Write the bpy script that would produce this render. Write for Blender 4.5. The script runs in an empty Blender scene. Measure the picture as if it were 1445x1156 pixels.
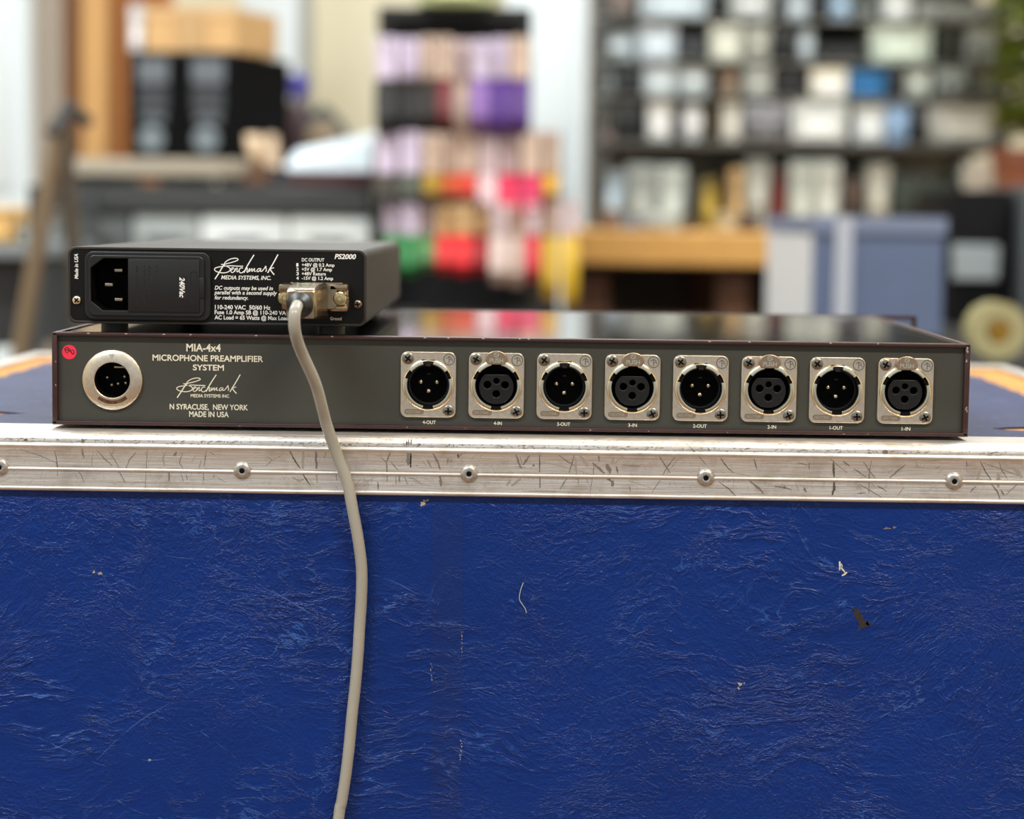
import bpy, bmesh, math, random
from mathutils import Vector, Matrix

# ------------------------------------------------------------------ camera, light, exposure
SC = bpy.context.scene
COL = SC.collection
CH = 0.86                                   # height of the road case top above the floor
R = math.radians
CAM = Vector((0.012317, -0.993957, CH + 0.101931))
YAW, PITCH, ROLL, FPX = R(-0.635), R(5.263), R(0.726), 3000.0
FW = Vector((math.sin(YAW) * math.cos(PITCH), math.cos(YAW) * math.cos(PITCH), -math.sin(PITCH)))
_r = Vector((math.cos(YAW), -math.sin(YAW), 0)); _u = _r.cross(FW)
RT = _r * math.cos(ROLL) + _u * math.sin(ROLL)
UP = -_r * math.sin(ROLL) + _u * math.cos(ROLL)
cd = bpy.data.cameras.new('camera'); cam = bpy.data.objects.new('camera', cd); COL.objects.link(cam)
cam.matrix_world = Matrix(((RT.x, UP.x, -FW.x, CAM.x), (RT.y, UP.y, -FW.y, CAM.y), (RT.z, UP.z, -FW.z, CAM.z), (0, 0, 0, 1)))
cd.sensor_width = 36; cd.sensor_fit = 'HORIZONTAL'; cd.lens = 36 * FPX / 1445
cd.clip_start = 0.02; cd.clip_end = 100
cd.dof.use_dof = True; cd.dof.focus_distance = 0.992; cd.dof.aperture_fstop = 5.4; cd.dof.aperture_blades = 0
SC.camera = cam

W = bpy.data.worlds.new('world'); SC.world = W; W.use_nodes = True
_bg = W.node_tree.nodes['Background']; _bg.inputs[0].default_value = (0.80, 0.91, 1.0, 1); _bg.inputs[1].default_value = 0.72
SC.view_settings.view_transform = 'Standard'; SC.view_settings.look = 'None'
SC.view_settings.gamma = 1.0; SC.view_settings.use_curve_mapping = False
SC.view_settings.exposure = 0.0
CEIL = 2.9
ADDED_LAMPS = [(-1.25, -1.5, 60, (0.86, 0.94, 1.0)), (1.1, -1.5, 60, (1.0, 0.86, 0.68)), (-1.5, 1.0, 66, (0.88, 0.95, 1.0)), (1.3, 1.0, 70, (0.90, 0.96, 1.0)), (0.1, 0.1, 9, (1.0, 0.96, 0.90)), (-0.3, 2.9, 46, (0.88, 0.95, 1.0))]  # unseen ceiling fixtures added to light fronts, case edge, background and back wall

# ------------------------------------------------------------------ helpers
rnd = random.Random(7)
def S(r, g, b):
    f = lambda c: (c / 255 / 12.92) if c / 255 <= 0.04045 else ((c / 255 + 0.055) / 1.055) ** 2.4
    return (f(r), f(g), f(b), 1)
def at(px, py, y):
    """the place in the room seen at a point of the photograph, at distance y behind the preamplifier's rear face"""
    d = FW + RT * ((px - 722.5) / FPX) - UP * ((py - 578) / FPX)
    return CAM + d * ((y - CAM.y) / d.y)
def nodes(name):
    m = bpy.data.materials.new(name); m.use_nodes = True
    nt = m.node_tree; return m, nt, nt.nodes['Principled BSDF']
def N(nt, t, **k):
    n = nt.nodes.new(t)
    for a, v in k.items(): setattr(n, a, v)
    return n
def mat(name, col, rough=0.5, metal=0.0, var=0.0, vscale=60, bump=0.0, bscale=400, spec=0.5, coat=0.0, stretch=(1, 1, 1)):
    m, nt, b = nodes(name)
    b.inputs['Base Color'].default_value = col; b.inputs['Roughness'].default_value = rough
    b.inputs['Metallic'].default_value = metal; b.inputs['Specular IOR Level'].default_value = spec
    b.inputs['Coat Weight'].default_value = coat
    if var or bump:
        tc = N(nt, 'ShaderNodeTexCoord'); mp = N(nt, 'ShaderNodeMapping'); mp.inputs['Scale'].default_value = stretch
        nt.links.new(tc.outputs['Object'], mp.inputs['Vector'])
    if var:
        n = N(nt, 'ShaderNodeTexNoise'); n.inputs['Scale'].default_value = vscale; n.inputs['Detail'].default_value = 5
        nt.links.new(mp.outputs[0], n.inputs['Vector'])
        mx = N(nt, 'ShaderNodeMix', data_type='RGBA', blend_type='MULTIPLY'); mx.inputs[0].default_value = 1
        cr = N(nt, 'ShaderNodeValToRGB'); cr.color_ramp.elements[0].position = .3; cr.color_ramp.elements[1].position = .7
        lo = 1 - var; cr.color_ramp.elements[0].color = (lo, lo, lo, 1); hi = 1 + var * .3; cr.color_ramp.elements[1].color = (hi, hi, hi, 1)
        nt.links.new(n.outputs['Fac'], cr.inputs[0]); mx.inputs[6].default_value = col
        nt.links.new(cr.outputs[0], mx.inputs[7]); nt.links.new(mx.outputs[2], b.inputs['Base Color'])
    if bump:
        n2 = N(nt, 'ShaderNodeTexNoise'); n2.inputs['Scale'].default_value = bscale; n2.inputs['Detail'].default_value = 4
        nt.links.new(mp.outputs[0], n2.inputs['Vector'])
        bp = N(nt, 'ShaderNodeBump'); bp.inputs['Strength'].default_value = bump; bp.inputs['Distance'].default_value = 0.0003
        nt.links.new(n2.outputs['Fac'], bp.inputs['Height']); nt.links.new(bp.outputs[0], b.inputs['Normal'])
    return m

_boxcache = {}
class MB:
    """collects simple shapes into one mesh; build() links it as one object"""
    def __init__(s, u=0.001): s.v = []; s.f = []; s.m = []; s.mi = 0; s.u = u
    def add(s, vs, fs):
        o = len(s.v); s.v += [tuple(x) for x in vs]; s.f += [tuple(i + o for i in f) for f in fs]; s.m += [s.mi] * len(fs); return s
    def box(s, x0, x1, y0, y1, z0, z1, bev=0.0, seg=2):
        if bev <= 0:
            vs = [(x, y, z) for z in (z0, z1) for y in (y0, y1) for x in (x0, x1)]
            return s.add(vs, [(0, 2, 3, 1), (4, 5, 7, 6), (0, 1, 5, 4), (2, 6, 7, 3), (0, 4, 6, 2), (1, 3, 7, 5)])
        bm = bmesh.new(); bmesh.ops.create_cube(bm, size=1)
        for v in bm.verts: v.co = ((x0 + x1) / 2 + v.co.x * (x1 - x0), (y0 + y1) / 2 + v.co.y * (y1 - y0), (z0 + z1) / 2 + v.co.z * (z1 - z0))
        bmesh.ops.bevel(bm, geom=bm.edges[:], offset=bev, segments=seg, affect='EDGES', profile=0.5)
        bm.verts.index_update()
        s.add([v.co[:] for v in bm.verts], [[v.index for v in f.verts] for f in bm.faces]); bm.free(); return s
    def lathe(s, prof, c=(0, 0, 0), axis='y', n=32):
        """prof: (radius, height along axis); axis 'y' means height runs towards -y (to the viewer)"""
        vs = []; fs = []; k = len(prof)
        for i in range(n):
            a = 2 * math.pi * i / n; ca, sa = math.cos(a), math.sin(a)
            for r, h in prof:
                if axis == 'y': vs.append((c[0] + r * ca, c[1] - h, c[2] + r * sa))
                elif axis == 'z': vs.append((c[0] + r * ca, c[1] + r * sa, c[2] + h))
                else: vs.append((c[0] + h, c[1] + r * ca, c[2] + r * sa))
        for i in range(n):
            j = (i + 1) % n
            for q in range(k - 1):
                fs.append((i * k + q, j * k + q, j * k + q + 1, i * k + q + 1))
        if prof[0][0] > 1e-9: fs.append(tuple(i * k for i in range(n))[::-1])
        if prof[-1][0] > 1e-9: fs.append(tuple(i * k + k - 1 for i in range(n)))
        return s.add(vs, fs)
    def ring(s, prof, c=(0, 0, 0), n=48, a0=0, a1=360):
        """closed profile swept about the y axis (an annulus, or an arc of one)"""
        vs = []; fs = []; k = len(prof); full = a1 - a0 >= 360; m = n if full else n + 1
        for i in range(m):
            a = R(a0 + (a1 - a0) * i / n)
            vs += [(c[0] + r * math.cos(a), c[1] - h, c[2] + r * math.sin(a)) for r, h in prof]
        for i in range(n):
            j = (i + 1) % m
            for q in range(k):
                w = (q + 1) % k; fs.append((i * k + q, j * k + q, j * k + w, i * k + w))
        if not full: fs += [tuple(range(k)), tuple(n * k + q for q in range(k))[::-1]]
        return s.add(vs, fs)
    def tube(s, pts, r, n=12, caps=True):
        pts = [Vector(p) for p in pts]; vs = []; fs = []; nrm = None
        rr = r if isinstance(r, (list, tuple)) else [r] * len(pts)
        for i, p in enumerate(pts):
            t = (pts[min(i + 1, len(pts) - 1)] - pts[max(i - 1, 0)]).normalized()
            if nrm is None: nrm = t.orthogonal().normalized()
            nrm = (nrm - t * nrm.dot(t)).normalized(); b = t.cross(nrm)
            for k in range(n):
                a = 2 * math.pi * k / n; vs.append(p + (nrm * math.cos(a) + b * math.sin(a)) * rr[i])
        for i in range(len(pts) - 1):
            for k in range(n):
                w = (k + 1) % n; fs.append((i * n + k, i * n + w, (i + 1) * n + w, (i + 1) * n + k))
        if caps: fs += [tuple(range(n))[::-1], tuple((len(pts) - 1) * n + k for k in range(n))]
        return s.add(vs, fs)
    def prism(s, poly, a, b, axis='y'):
        """polygon in the two other axes, extruded from a to b along axis"""
        n = len(poly); vs = []
        for h in (a, b):
            for p, q in poly: vs.append({'y': (p, h, q), 'x': (h, p, q), 'z': (p, q, h)}[axis])
        fs = [tuple(range(n))[::-1], tuple(range(n, 2 * n))] + [(i, (i + 1) % n, (i + 1) % n + n, i + n) for i in range(n)]
        return s.add(vs, fs)
    def loft(s, rings, caps=True):
        n = len(rings[0]); vs = [p for r in rings for p in r]; fs = []
        for i in range(len(rings) - 1):
            for k in range(n):
                w = (k + 1) % n; fs.append((i * n + k, i * n + w, (i + 1) * n + w, (i + 1) * n + k))
        if caps: fs += [tuple(range(n))[::-1], tuple((len(rings) - 1) * n + k for k in range(n))]
        return s.add(vs, fs)
    def ribbon(s, pts, w, y, taper=0.0, jit=0.0):
        """flat stroke in the x-z plane at depth y"""
        P = [Vector((p[0], p[1])) for p in pts]; L = []; Q = []
        for i, p in enumerate(P):
            t = (P[min(i + 1, len(P) - 1)] - P[max(i - 1, 0)])
            t = t.normalized() if t.length > 1e-9 else Vector((1, 0)); nn = Vector((-t.y, t.x))
            f = 1 - taper * abs(2 * i / max(1, len(P) - 1) - 1)
            a = w / 2 * f * (1 + jit * rnd.uniform(-1, 1)); b = w / 2 * f * (1 + jit * rnd.uniform(-1, 1))
            L.append((p.x + nn.x * a, y, p.y + nn.y * a)); Q.append((p.x - nn.x * b, y, p.y - nn.y * b))
        n = len(P)
        return s.add(L + Q, [(i, i + 1, n + i + 1, n + i) for i in range(n - 1)])
    def blob(s, c, rx, rz, y, n=14, j=.35):
        ps = []
        for i in range(n):
            a = 2 * math.pi * i / n; q = 1 + rnd.uniform(-j, j); ps.append((c[0] + rx * q * math.cos(a), y, c[1] + rz * q * math.sin(a)))
        return s.add(ps, [tuple(range(n))])
    def mesh(s, me, off=(0, 0, 0), sc=(1, 1, 1)):
        return s.add([(v.co.x * sc[0] + off[0], v.co.y * sc[1] + off[1], v.co.z * sc[2] + off[2]) for v in me.vertices], [tuple(p.vertices) for p in me.polygons])
    def build(s, name, mats, parent=None, off=(0, 0, 0), smooth=38):
        u = s.u; me = bpy.data.meshes.new(name)
        me.from_pydata([((x + off[0]) * u, (y + off[1]) * u, (z + off[2]) * u) for x, y, z in s.v], [], s.f)
        if not isinstance(mats, (list, tuple)): mats = [mats]
        for m in mats: me.materials.append(m)
        me.polygons.foreach_set('material_index', s.m)
        bm = bmesh.new(); bm.from_mesh(me); bmesh.ops.recalc_face_normals(bm, faces=bm.faces); bm.to_mesh(me); bm.free()
        if smooth:
            me.polygons.foreach_set('use_smooth', [True] * len(me.polygons)); me.set_sharp_from_angle(angle=R(smooth))
        me.update()
        o = bpy.data.objects.new(name, me); COL.objects.link(o); o.parent = parent
        return o
def tag(o, label, cat, group=None, kind=None):
    o['label'] = label
    if cat: o['category'] = cat
    if group: o['group'] = group
    if kind: o['kind'] = kind
    return o
def root(name, label, cat, loc=(0, 0, 0), rz=0.0, group=None):
    o = bpy.data.objects.new(name, None); COL.objects.link(o); o.empty_display_size = 0.05
    o.location = loc; o.rotation_euler = (0, 0, rz); return tag(o, label, cat, group)
def struct(o, label=None):
    o['kind'] = 'structure'
    if label: o['label'] = label
    return o
def copy_part(src, parent, loc=None):
    c = src.copy(); COL.objects.link(c); c.parent = parent
    if loc is not None: c.location = loc
    for ch in list(src.children): copy_part(ch, c)
    return c
def circ(cx, cz, r, n=32, a0=0): return [(cx + r * math.cos(2 * math.pi * i / n + a0), cz + r * math.sin(2 * math.pi * i / n + a0)) for i in range(n)]
def rrect(x0, x1, z0, z1, r, n=6):
    p = []
    for cx, cz, a in ((x1 - r, z1 - r, 0), (x0 + r, z1 - r, 90), (x0 + r, z0 + r, 180), (x1 - r, z0 + r, 270)):
        for i in range(n + 1): t = R(a + 90 * i / n); p.append((cx + r * math.cos(t), cz + r * math.sin(t)))
    return p
def plate(outer, holes, thick, yfront, bevel=0.0, flat=False, bres=1):
    """a plate with holes, front face at y = yfront facing -y (flat=True: lying, top at z = yfront)"""
    c = bpy.data.curves.new('plate', 'CURVE'); c.dimensions = '2D'; c.fill_mode = 'BOTH'
    for poly in [outer] + list(holes):
        sp = c.splines.new('POLY'); sp.points.add(len(poly) - 1); sp.use_cyclic_u = True
        for i, (x, z) in enumerate(poly): sp.points[i].co = (x, z, 0, 1)
    c.extrude = max(thick / 2 - bevel, 1e-4); c.bevel_depth = bevel; c.bevel_resolution = bres; c.offset = -bevel
    o = bpy.data.objects.new('plate', c); me = bpy.data.meshes.new_from_object(o)
    bpy.data.objects.remove(o); bpy.data.curves.remove(c)
    for v in me.vertices:
        x, y, z = v.co
        v.co = (x, yfront + thick / 2 - z, y) if not flat else (x, y, yfront - thick / 2 + z)
    return me
_cap = {}
def text_mesh(body, x0, x1, zb, cap, y, shear=0.0, bold=0.0, thick=0.04, fit=True):
    def mk(t):
        c = bpy.data.curves.new('t', 'FONT'); c.body = t; c.resolution_u = 4; c.shear = shear; c.offset = bold; c.size = 1
        o = bpy.data.objects.new('t', c); me = bpy.data.meshes.new_from_object(o); bpy.data.objects.remove(o); bpy.data.curves.remove(c); return me
    if 'H' not in _cap:
        h = mk('H'); ys = [v.co.y for v in h.vertices]; _cap['H'] = max(ys); bpy.data.meshes.remove(h)
    me = mk(body); xs = [v.co.x for v in me.vertices]; a, b = min(xs), max(xs)
    sx = (x1 - x0) / (b - a); sz = cap / _cap['H']
    vs = [(x0 + (v.co.x - a) * sx, y, zb + v.co.y * sz) for v in me.vertices]; fs = [tuple(p.vertices) for p in me.polygons]
    bpy.data.meshes.remove(me); return vs, fs
def smooth_path(p, k=6):
    p = [Vector(q) for q in p]; out = []
    for i in range(len(p) - 1):
        a, b, c, d = p[max(i - 1, 0)], p[i], p[i + 1], p[min(i + 2, len(p) - 1)]
        for j in range(k):
            t = j / k; out.append(0.5 * ((2 * b) + (c - a) * t + (2 * a - 5 * b + 4 * c - d) * t * t + (3 * b - a - 3 * c + d) * t ** 3))
    out.append(p[-1]); return out

# ------------------------------------------------------------------ materials
M = {}
M['chassis'] = mat('maroon_paint', S(58, 33, 32), .42, var=.25, vscale=120, bump=.25, bscale=1500)
M['panel'] = mat('olive_grey_panel', S(58, 58, 51), .55, var=.12, vscale=30, bump=.2, bscale=2500)
M['topgloss'] = mat('gloss_black_top', S(14, 14, 15), .11, spec=1.0, coat=.8)
M['black'] = mat('black_plastic', S(13, 13, 13), .38)
M['blackmatte'] = mat('matte_black', S(8, 8, 8), .7)
M['darkgrey'] = mat('dark_grey_plastic', S(26, 26, 27), .42, bump=.15, bscale=2500, spec=.4)
M['insert'] = mat('black_insert', S(19, 19, 19), .4, spec=.35)
M['nickel'] = mat('satin_nickel', S(228, 214, 194), .34, 1.0, var=.12, vscale=500, bump=.35, bscale=2600)
M['nickelbright'] = mat('bright_nickel', S(240, 228, 202), .22, 1.0, var=.1, vscale=300)
M['tab'] = mat('push_tab_metal', S(186, 160, 134), .3, 1.0, bump=.2, bscale=2600)
M['screw'] = mat('screw_metal', S(150, 142, 128), .3, 1.0)
M['hole'] = mat('dark_recess', S(4, 4, 4), .7, spec=.15)
M['pin'] = mat('contact_pin', S(176, 166, 146), .3, 1.0)
M['ink'] = mat('cream_print', S(226, 220, 200), .6)
M['inkwhite'] = mat('white_print', S(235, 235, 232), .6)
M['red'] = mat('red_sticker', S(240, 44, 74), .55)
M['inkblack'] = mat('black_marker', S(12, 8, 10), .7)
M['psushell'] = mat('black_powder_coat', S(38, 34, 30), .5, bump=.5, bscale=2200)
M['psupanel'] = mat('black_anodised_panel', S(8, 8, 8), .5, spec=.25)
M['gold'] = mat('bronze_plated_hood', S(176, 156, 126), .24, 1.0, var=.25, vscale=160, bump=.12, bscale=900)
M['goldbright'] = mat('bright_brass', S(214, 190, 140), .16, 1.0)
M['rubber'] = mat('black_rubber', S(20, 17, 15), .45)
M['cable'] = mat('beige_grey_cable', S(166, 163, 153), .22, var=.08, vscale=40, bump=.1, bscale=500)
M['green'] = mat('green_paint', S(40, 205, 70), .5)
M['rivet'] = mat('rivet_steel', S(205, 200, 194), .35, .9, var=.35, vscale=700)
M['scr0'] = mat('scuff_light', S(160, 150, 140), .5, .3)
M['scr1'] = mat('scuff_mid', S(122, 113, 105), .55, .2)
M['scr2'] = mat('scuff_dark', S(82, 76, 70), .6, .1)
M['scr3'] = mat('gouge_black', S(18, 18, 18), .7)
M['wood'] = mat('raw_plywood', S(196, 138, 62), .7, var=.35, vscale=40, stretch=(1, 6, 1))
M['chip'] = mat('exposed_white_backing', S(215, 208, 192), .8)
M['residue'] = mat('brown_residue', S(44, 34, 24), .75)
M['rescream'] = mat('cream_residue', S(170, 160, 138), .8)

def vinyl(name, base, light, rough=.3):
    m, nt, b = nodes(name); L = nt.links.new
    tc = N(nt, 'ShaderNodeTexCoord')
    def mp(sc, rot):
        q = N(nt, 'ShaderNodeMapping'); q.inputs['Scale'].default_value = sc; q.inputs['Rotation'].default_value = (0, rot, 0); return q
    def math_(op, a, c, d=None):
        n = N(nt, 'ShaderNodeMath', operation=op)
        for k, v in enumerate((a, c, d)):
            if v is None: continue
            if isinstance(v, (int, float)): n.inputs[k].default_value = v
            else: L(v, n.inputs[k])
        return n.outputs[0]
    def noise(vec, sc, det=3, rg=.5):
        n = N(nt, 'ShaderNodeTexNoise'); n.inputs['Scale'].default_value = sc; n.inputs['Detail'].default_value = det; n.inputs['Roughness'].default_value = rg
        L(vec, n.inputs['Vector']); return n
    def smooth(v, lo, hi, to=1.0):
        q = N(nt, 'ShaderNodeMapRange', interpolation_type='SMOOTHSTEP'); q.inputs['From Min'].default_value = lo; q.inputs['From Max'].default_value = hi; q.inputs['To Max'].default_value = to; L(v, q.inputs['Value']); return q.outputs[0]
    obj = tc.outputs['Object']
    wn = noise(obj, 11, 4); sub = N(nt, 'ShaderNodeVectorMath', operation='SUBTRACT'); L(wn.outputs['Color'], sub.inputs[0]); sub.inputs[1].default_value = (.5, .5, .5)
    mul = N(nt, 'ShaderNodeVectorMath', operation='SCALE'); L(sub.outputs[0], mul.inputs[0]); mul.inputs['Scale'].default_value = .06
    ad = N(nt, 'ShaderNodeVectorMath', operation='ADD'); L(obj, ad.inputs[0]); L(mul.outputs[0], ad.inputs[1]); warp = ad.outputs[0]
    def crease(sc, rot, ns, det, power):
        """thin winding lines along the level set of a stretched noise"""
        q = mp(sc, rot); L(warp, q.inputs['Vector']); n = noise(q.outputs[0], ns, det, .62)
        a = math_('ABSOLUTE', math_('MULTIPLY_ADD', n.outputs['Fac'], 2.0, -1.0), 0)
        return math_('POWER', math_('SUBTRACT', 1.0, math_('MINIMUM', math_('MULTIPLY', a, 1.6), 1.0)), power)
    sep = N(nt, 'ShaderNodeSeparateXYZ'); L(warp, sep.inputs[0])
    side = smooth(sep.outputs['X'], -.12, .12)
    def both(ns, det, power, st):
        l = crease((1, 1, st), R(24), ns, det, power); r = crease((1, 1, st), R(-20), ns, det, power)
        mx = N(nt, 'ShaderNodeMix'); L(side, mx.inputs[0]); L(l, mx.inputs[2]); L(r, mx.inputs[3]); return mx.outputs[0]
    c1 = both(22, 5, 7, 3.4); c2 = both(58, 5, 7, 1.7); c3 = crease((1, 1, 1.25), R(8), 210, 3, 3)
    p1 = smooth(noise(obj, 16, 3).outputs['Fac'], .42, .62); p2 = smooth(noise(warp, 26, 3).outputs['Fac'], .40, .60); p3 = smooth(noise(obj, 9, 3).outputs['Fac'], .38, .6)
    h = math_('MULTIPLY', math_('MULTIPLY', c1, .65), p1)
    h = math_('MULTIPLY_ADD', math_('MULTIPLY', c2, .38), p2, h)
    h = math_('MULTIPLY_ADD', math_('MULTIPLY', c3, .34), math_('MULTIPLY_ADD', p3, .8, .2), h)
    fine = noise(obj, 900, 3).outputs['Fac']; h = math_('MULTIPLY_ADD', fine, .2, h)
    swell = noise(obj, 24, 3).outputs['Fac']; h = math_('MULTIPLY_ADD', swell, 1.2, h)
    bp = N(nt, 'ShaderNodeBump'); bp.inputs['Strength'].default_value = .8; bp.inputs['Distance'].default_value = .0011
    L(h, bp.inputs['Height']); L(bp.outputs[0], b.inputs['Normal'])
    cr = N(nt, 'ShaderNodeValToRGB'); cr.color_ramp.elements[0].position = .34; cr.color_ramp.elements[1].position = .70
    cr.color_ramp.elements[0].color = base; cr.color_ramp.elements[1].color = (base[0] * 1.3, base[1] * 1.28, base[2] * 1.25, 1)
    L(noise(obj, 14, 6, .6).outputs['Fac'], cr.inputs[0])
    # creases paler: scuffing, plus highlights painted into the colour
    scuff_highlight = math_('MULTIPLY', smooth(math_('MAXIMUM', math_('MULTIPLY', c1, p1), math_('MULTIPLY', math_('MULTIPLY', c2, .9), p2)), .5, 1.0, .7), smooth(noise(obj, 45, 5, .65).outputs['Fac'], .47, .68))
    cm_ = N(nt, 'ShaderNodeMix', data_type='RGBA'); L(scuff_highlight, cm_.inputs[0]); L(cr.outputs[0], cm_.inputs[6]); cm_.inputs[7].default_value = light
    L(cm_.outputs[2], b.inputs['Base Color'])
    b.inputs['Roughness'].default_value = rough; b.inputs['Specular IOR Level'].default_value = .32
    return m
M['vinyl'] = vinyl('blue_vinyl', S(0, 40, 112), S(58, 114, 200))
M['vinyltop'] = vinyl('blue_vinyl_top', S(48, 56, 88), S(112, 118, 144), .5)
M['vinylseam'] = vinyl('blue_vinyl_seam', S(8, 40, 106), S(84, 116, 180))

def aluminium():
    m, nt, b = nodes('scratched_aluminium'); L = nt.links.new
    tc = N(nt, 'ShaderNodeTexCoord'); q = N(nt, 'ShaderNodeMapping'); q.inputs['Scale'].default_value = (2, 60, 60); L(tc.outputs['Object'], q.inputs['Vector'])
    n = N(nt, 'ShaderNodeTexNoise'); n.inputs['Scale'].default_value = 18; n.inputs['Detail'].default_value = 6; L(q.outputs[0], n.inputs['Vector'])
    n2 = N(nt, 'ShaderNodeTexNoise'); n2.inputs['Scale'].default_value = 55; n2.inputs['Detail'].default_value = 8; n2.inputs['Roughness'].default_value = .68; L(tc.outputs['Object'], n2.inputs['Vector'])
    c1 = N(nt, 'ShaderNodeValToRGB'); c1.color_ramp.elements[0].position = .3; c1.color_ramp.elements[1].position = .7
    c1.color_ramp.elements[0].color = S(214, 209, 203); c1.color_ramp.elements[1].color = S(234, 230, 224); L(n.outputs['Fac'], c1.inputs[0])
    c2 = N(nt, 'ShaderNodeValToRGB'); c2.color_ramp.elements[0].position = .36; c2.color_ramp.elements[1].position = .5
    c2.color_ramp.elements[0].color = (.80, .78, .76, 1); c2.color_ramp.elements[1].color = (1, 1, 1, 1); L(n2.outputs['Fac'], c2.inputs[0])
    mx = N(nt, 'ShaderNodeMix', data_type='RGBA', blend_type='MULTIPLY'); mx.inputs[0].default_value = 1; L(c1.outputs[0], mx.inputs[6]); L(c2.outputs[0], mx.inputs[7])
    L(mx.outputs[2], b.inputs['Base Color']); b.inputs['Metallic'].default_value = .82
    rr = N(nt, 'ShaderNodeMapRange'); rr.inputs['To Min'].default_value = .5; rr.inputs['To Max'].default_value = .34; L(n2.outputs['Fac'], rr.inputs['Value']); L(rr.outputs[0], b.inputs['Roughness'])
    ad = N(nt, 'ShaderNodeMath', operation='ADD'); L(n.outputs['Fac'], ad.inputs[0]); L(n2.outputs['Fac'], ad.inputs[1])
    bp = N(nt, 'ShaderNodeBump'); bp.inputs['Strength'].default_value = .5; bp.inputs['Distance'].default_value = .0004; L(ad.outputs[0], bp.inputs['Height']); L(bp.outputs[0], b.inputs['Normal'])
    return m
M['alu'] = aluminium()

# ------------------------------------------------------------------ the room
RX0, RX1, RY0, RY1 = -2.6, 3.0, -3.4, 3.9
wallm = mat('cream_wall_paint', S(218, 208, 180), .8, var=.06, vscale=3)
def slab(name, x0, x1, y0, y1, z0, z1, m, parent=None):
    b = MB(1); b.box(x0, x1, y0, y1, z0, z1); return b.build(name, m, parent, smooth=0)
struct(slab('floor', RX0 - .1, RX1 + .1, RY0, RY1 + .1, -.1, 0, mat('brown_floor', S(126, 92, 62), .55, var=.3, vscale=6)))
struct(slab('ceiling', RX0 - .1, RX1 + .1, RY0, RY1 + .1, CEIL, CEIL + .1, mat('white_ceiling', S(232, 230, 224), .85)))
struct(slab('wall_back', RX0 - .1, RX1 + .1, RY1, RY1 + .1, 0, CEIL, wallm))
struct(slab('wall_left', RX0 - .1, RX0, RY0, RY1, 0, CEIL, wallm))
struct(slab('wall_right', RX1, RX1 + .1, RY0, RY1, 0, CEIL, wallm))
struct(slab('ground', -12, 12, -14, RY0, -.16, -.06, mat('pavement', S(150, 140, 126), .85, var=.25, vscale=4)))
wh = mat('white_door_paint', S(232, 240, 242), .5)
def door(name, px0, px1, ytop_px, Y, label):
    a = at(px0, 200, Y); c = at(px1, 200, Y)
    d = slab(name, a.x, c.x, Y, Y + .045, 0.0, 2.05, wh); struct(d, label)
    b = MB(1); cx = (a.x + c.x) / 2; hw = (c.x - a.x) / 2
    for z0, z1 in ((.2, .8), (1.0, 1.9)): b.box(cx - hw * .75, cx + hw * .75, Y - .008, Y + .001, z0, z1, .006)
    b.build('door_panel', wh, d)
    return d
door('door_1', 712, 828, 0, 3.8, 'white panelled door between the hanging rack and the shelving')
door('door_2', -160, 48, 0, 3.8, 'white door at the far left of the back wall')
trimm = mat('grey_beige_trim', S(158, 146, 132), .6)
a = at(50, 0, 3.8); c = at(96, 0, 3.8); struct(slab('trim_1', a.x, c.x, 3.78, 3.9, 0, 2.2, trimm))
a = at(829, 0, 3.8); c = at(846, 0, 3.8); struct(slab('trim_2', a.x, c.x, 3.78, 3.9, 0, 2.2, trimm))

lampw = mat('lamp_white_metal', S(235, 235, 232), .5)
lampd = mat('lamp_diffuser', S(250, 250, 250), .4); 
for i, (lx, ly, p, col) in enumerate(ADDED_LAMPS):
    where = ['over the camera side, cool tube at left', 'over the camera side, warm tube at right', 'over the back of the workshop at left', 'over the back of the workshop at right', 'directly over the road case', 'nearest the back wall'][i]
    t = root('added_ceiling_light', 'added unseen ceiling light ' + where, 'light', (lx, ly, CEIL - .075), group='added ceiling lights')  # unseen fixture added around its fill light
    b = MB(1); b.box(-.65, .65, -.15, .15, .02, .075, .01); b.build('housing', lampw, t)
    b = MB(1); b.box(-.62, .62, -.13, .13, 0, .02, .006); b.build('diffuser', lampd, t)
    ld = bpy.data.lights.new('tube', 'AREA'); ld.shape = 'RECTANGLE'; ld.size = 1.2; ld.size_y = .24; ld.energy = p; ld.color = col
    lo = bpy.data.objects.new('fill_light', ld); COL.objects.link(lo); lo.parent = t; lo.location = (0, 0, -.004)

# ------------------------------------------------------------------ road case (mm, z = 0 at CH)
case = root('road_case', 'blue vinyl road case with a scratched aluminium edge and rivets, under the preamplifier', 'road case', (0, 0.25, 0))
def cpart(b, name, m, smooth=38): return b.build(name, m, case, off=(0, -250, CH * 1000), smooth=smooth)
HW, BK = 345, 520
H0 = -CH * 1000
b = MB(); b.box(-HW, HW, -12, -2, H0 + 2, -26); cpart(b, 'front_panel', M['vinyl'], 0)
b = MB(); b.box(-HW, HW, BK - 10, BK, H0 + 2, -4); cpart(b, 'back_panel', M['vinyl'], 0)
for s in (-1, 1):
    b = MB(); b.box(min(s * HW, s * (HW - 10)), max(s * HW, s * (HW - 10)), -2, BK - 10, H0 + 2, -4); cpart(b, 'side_panel', M['vinyl'], 0)
b = MB(); b.box(-HW + 1, HW - 1, -6, BK - 1, -10, -3); cpart(b, 'plywood_top', M['wood'], 0)
b = MB(); b.box(-HW + 1, HW - 1, -2, BK - 11, H0, H0 + 10); cpart(b, 'bottom_panel', M['wood'], 0)
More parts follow.
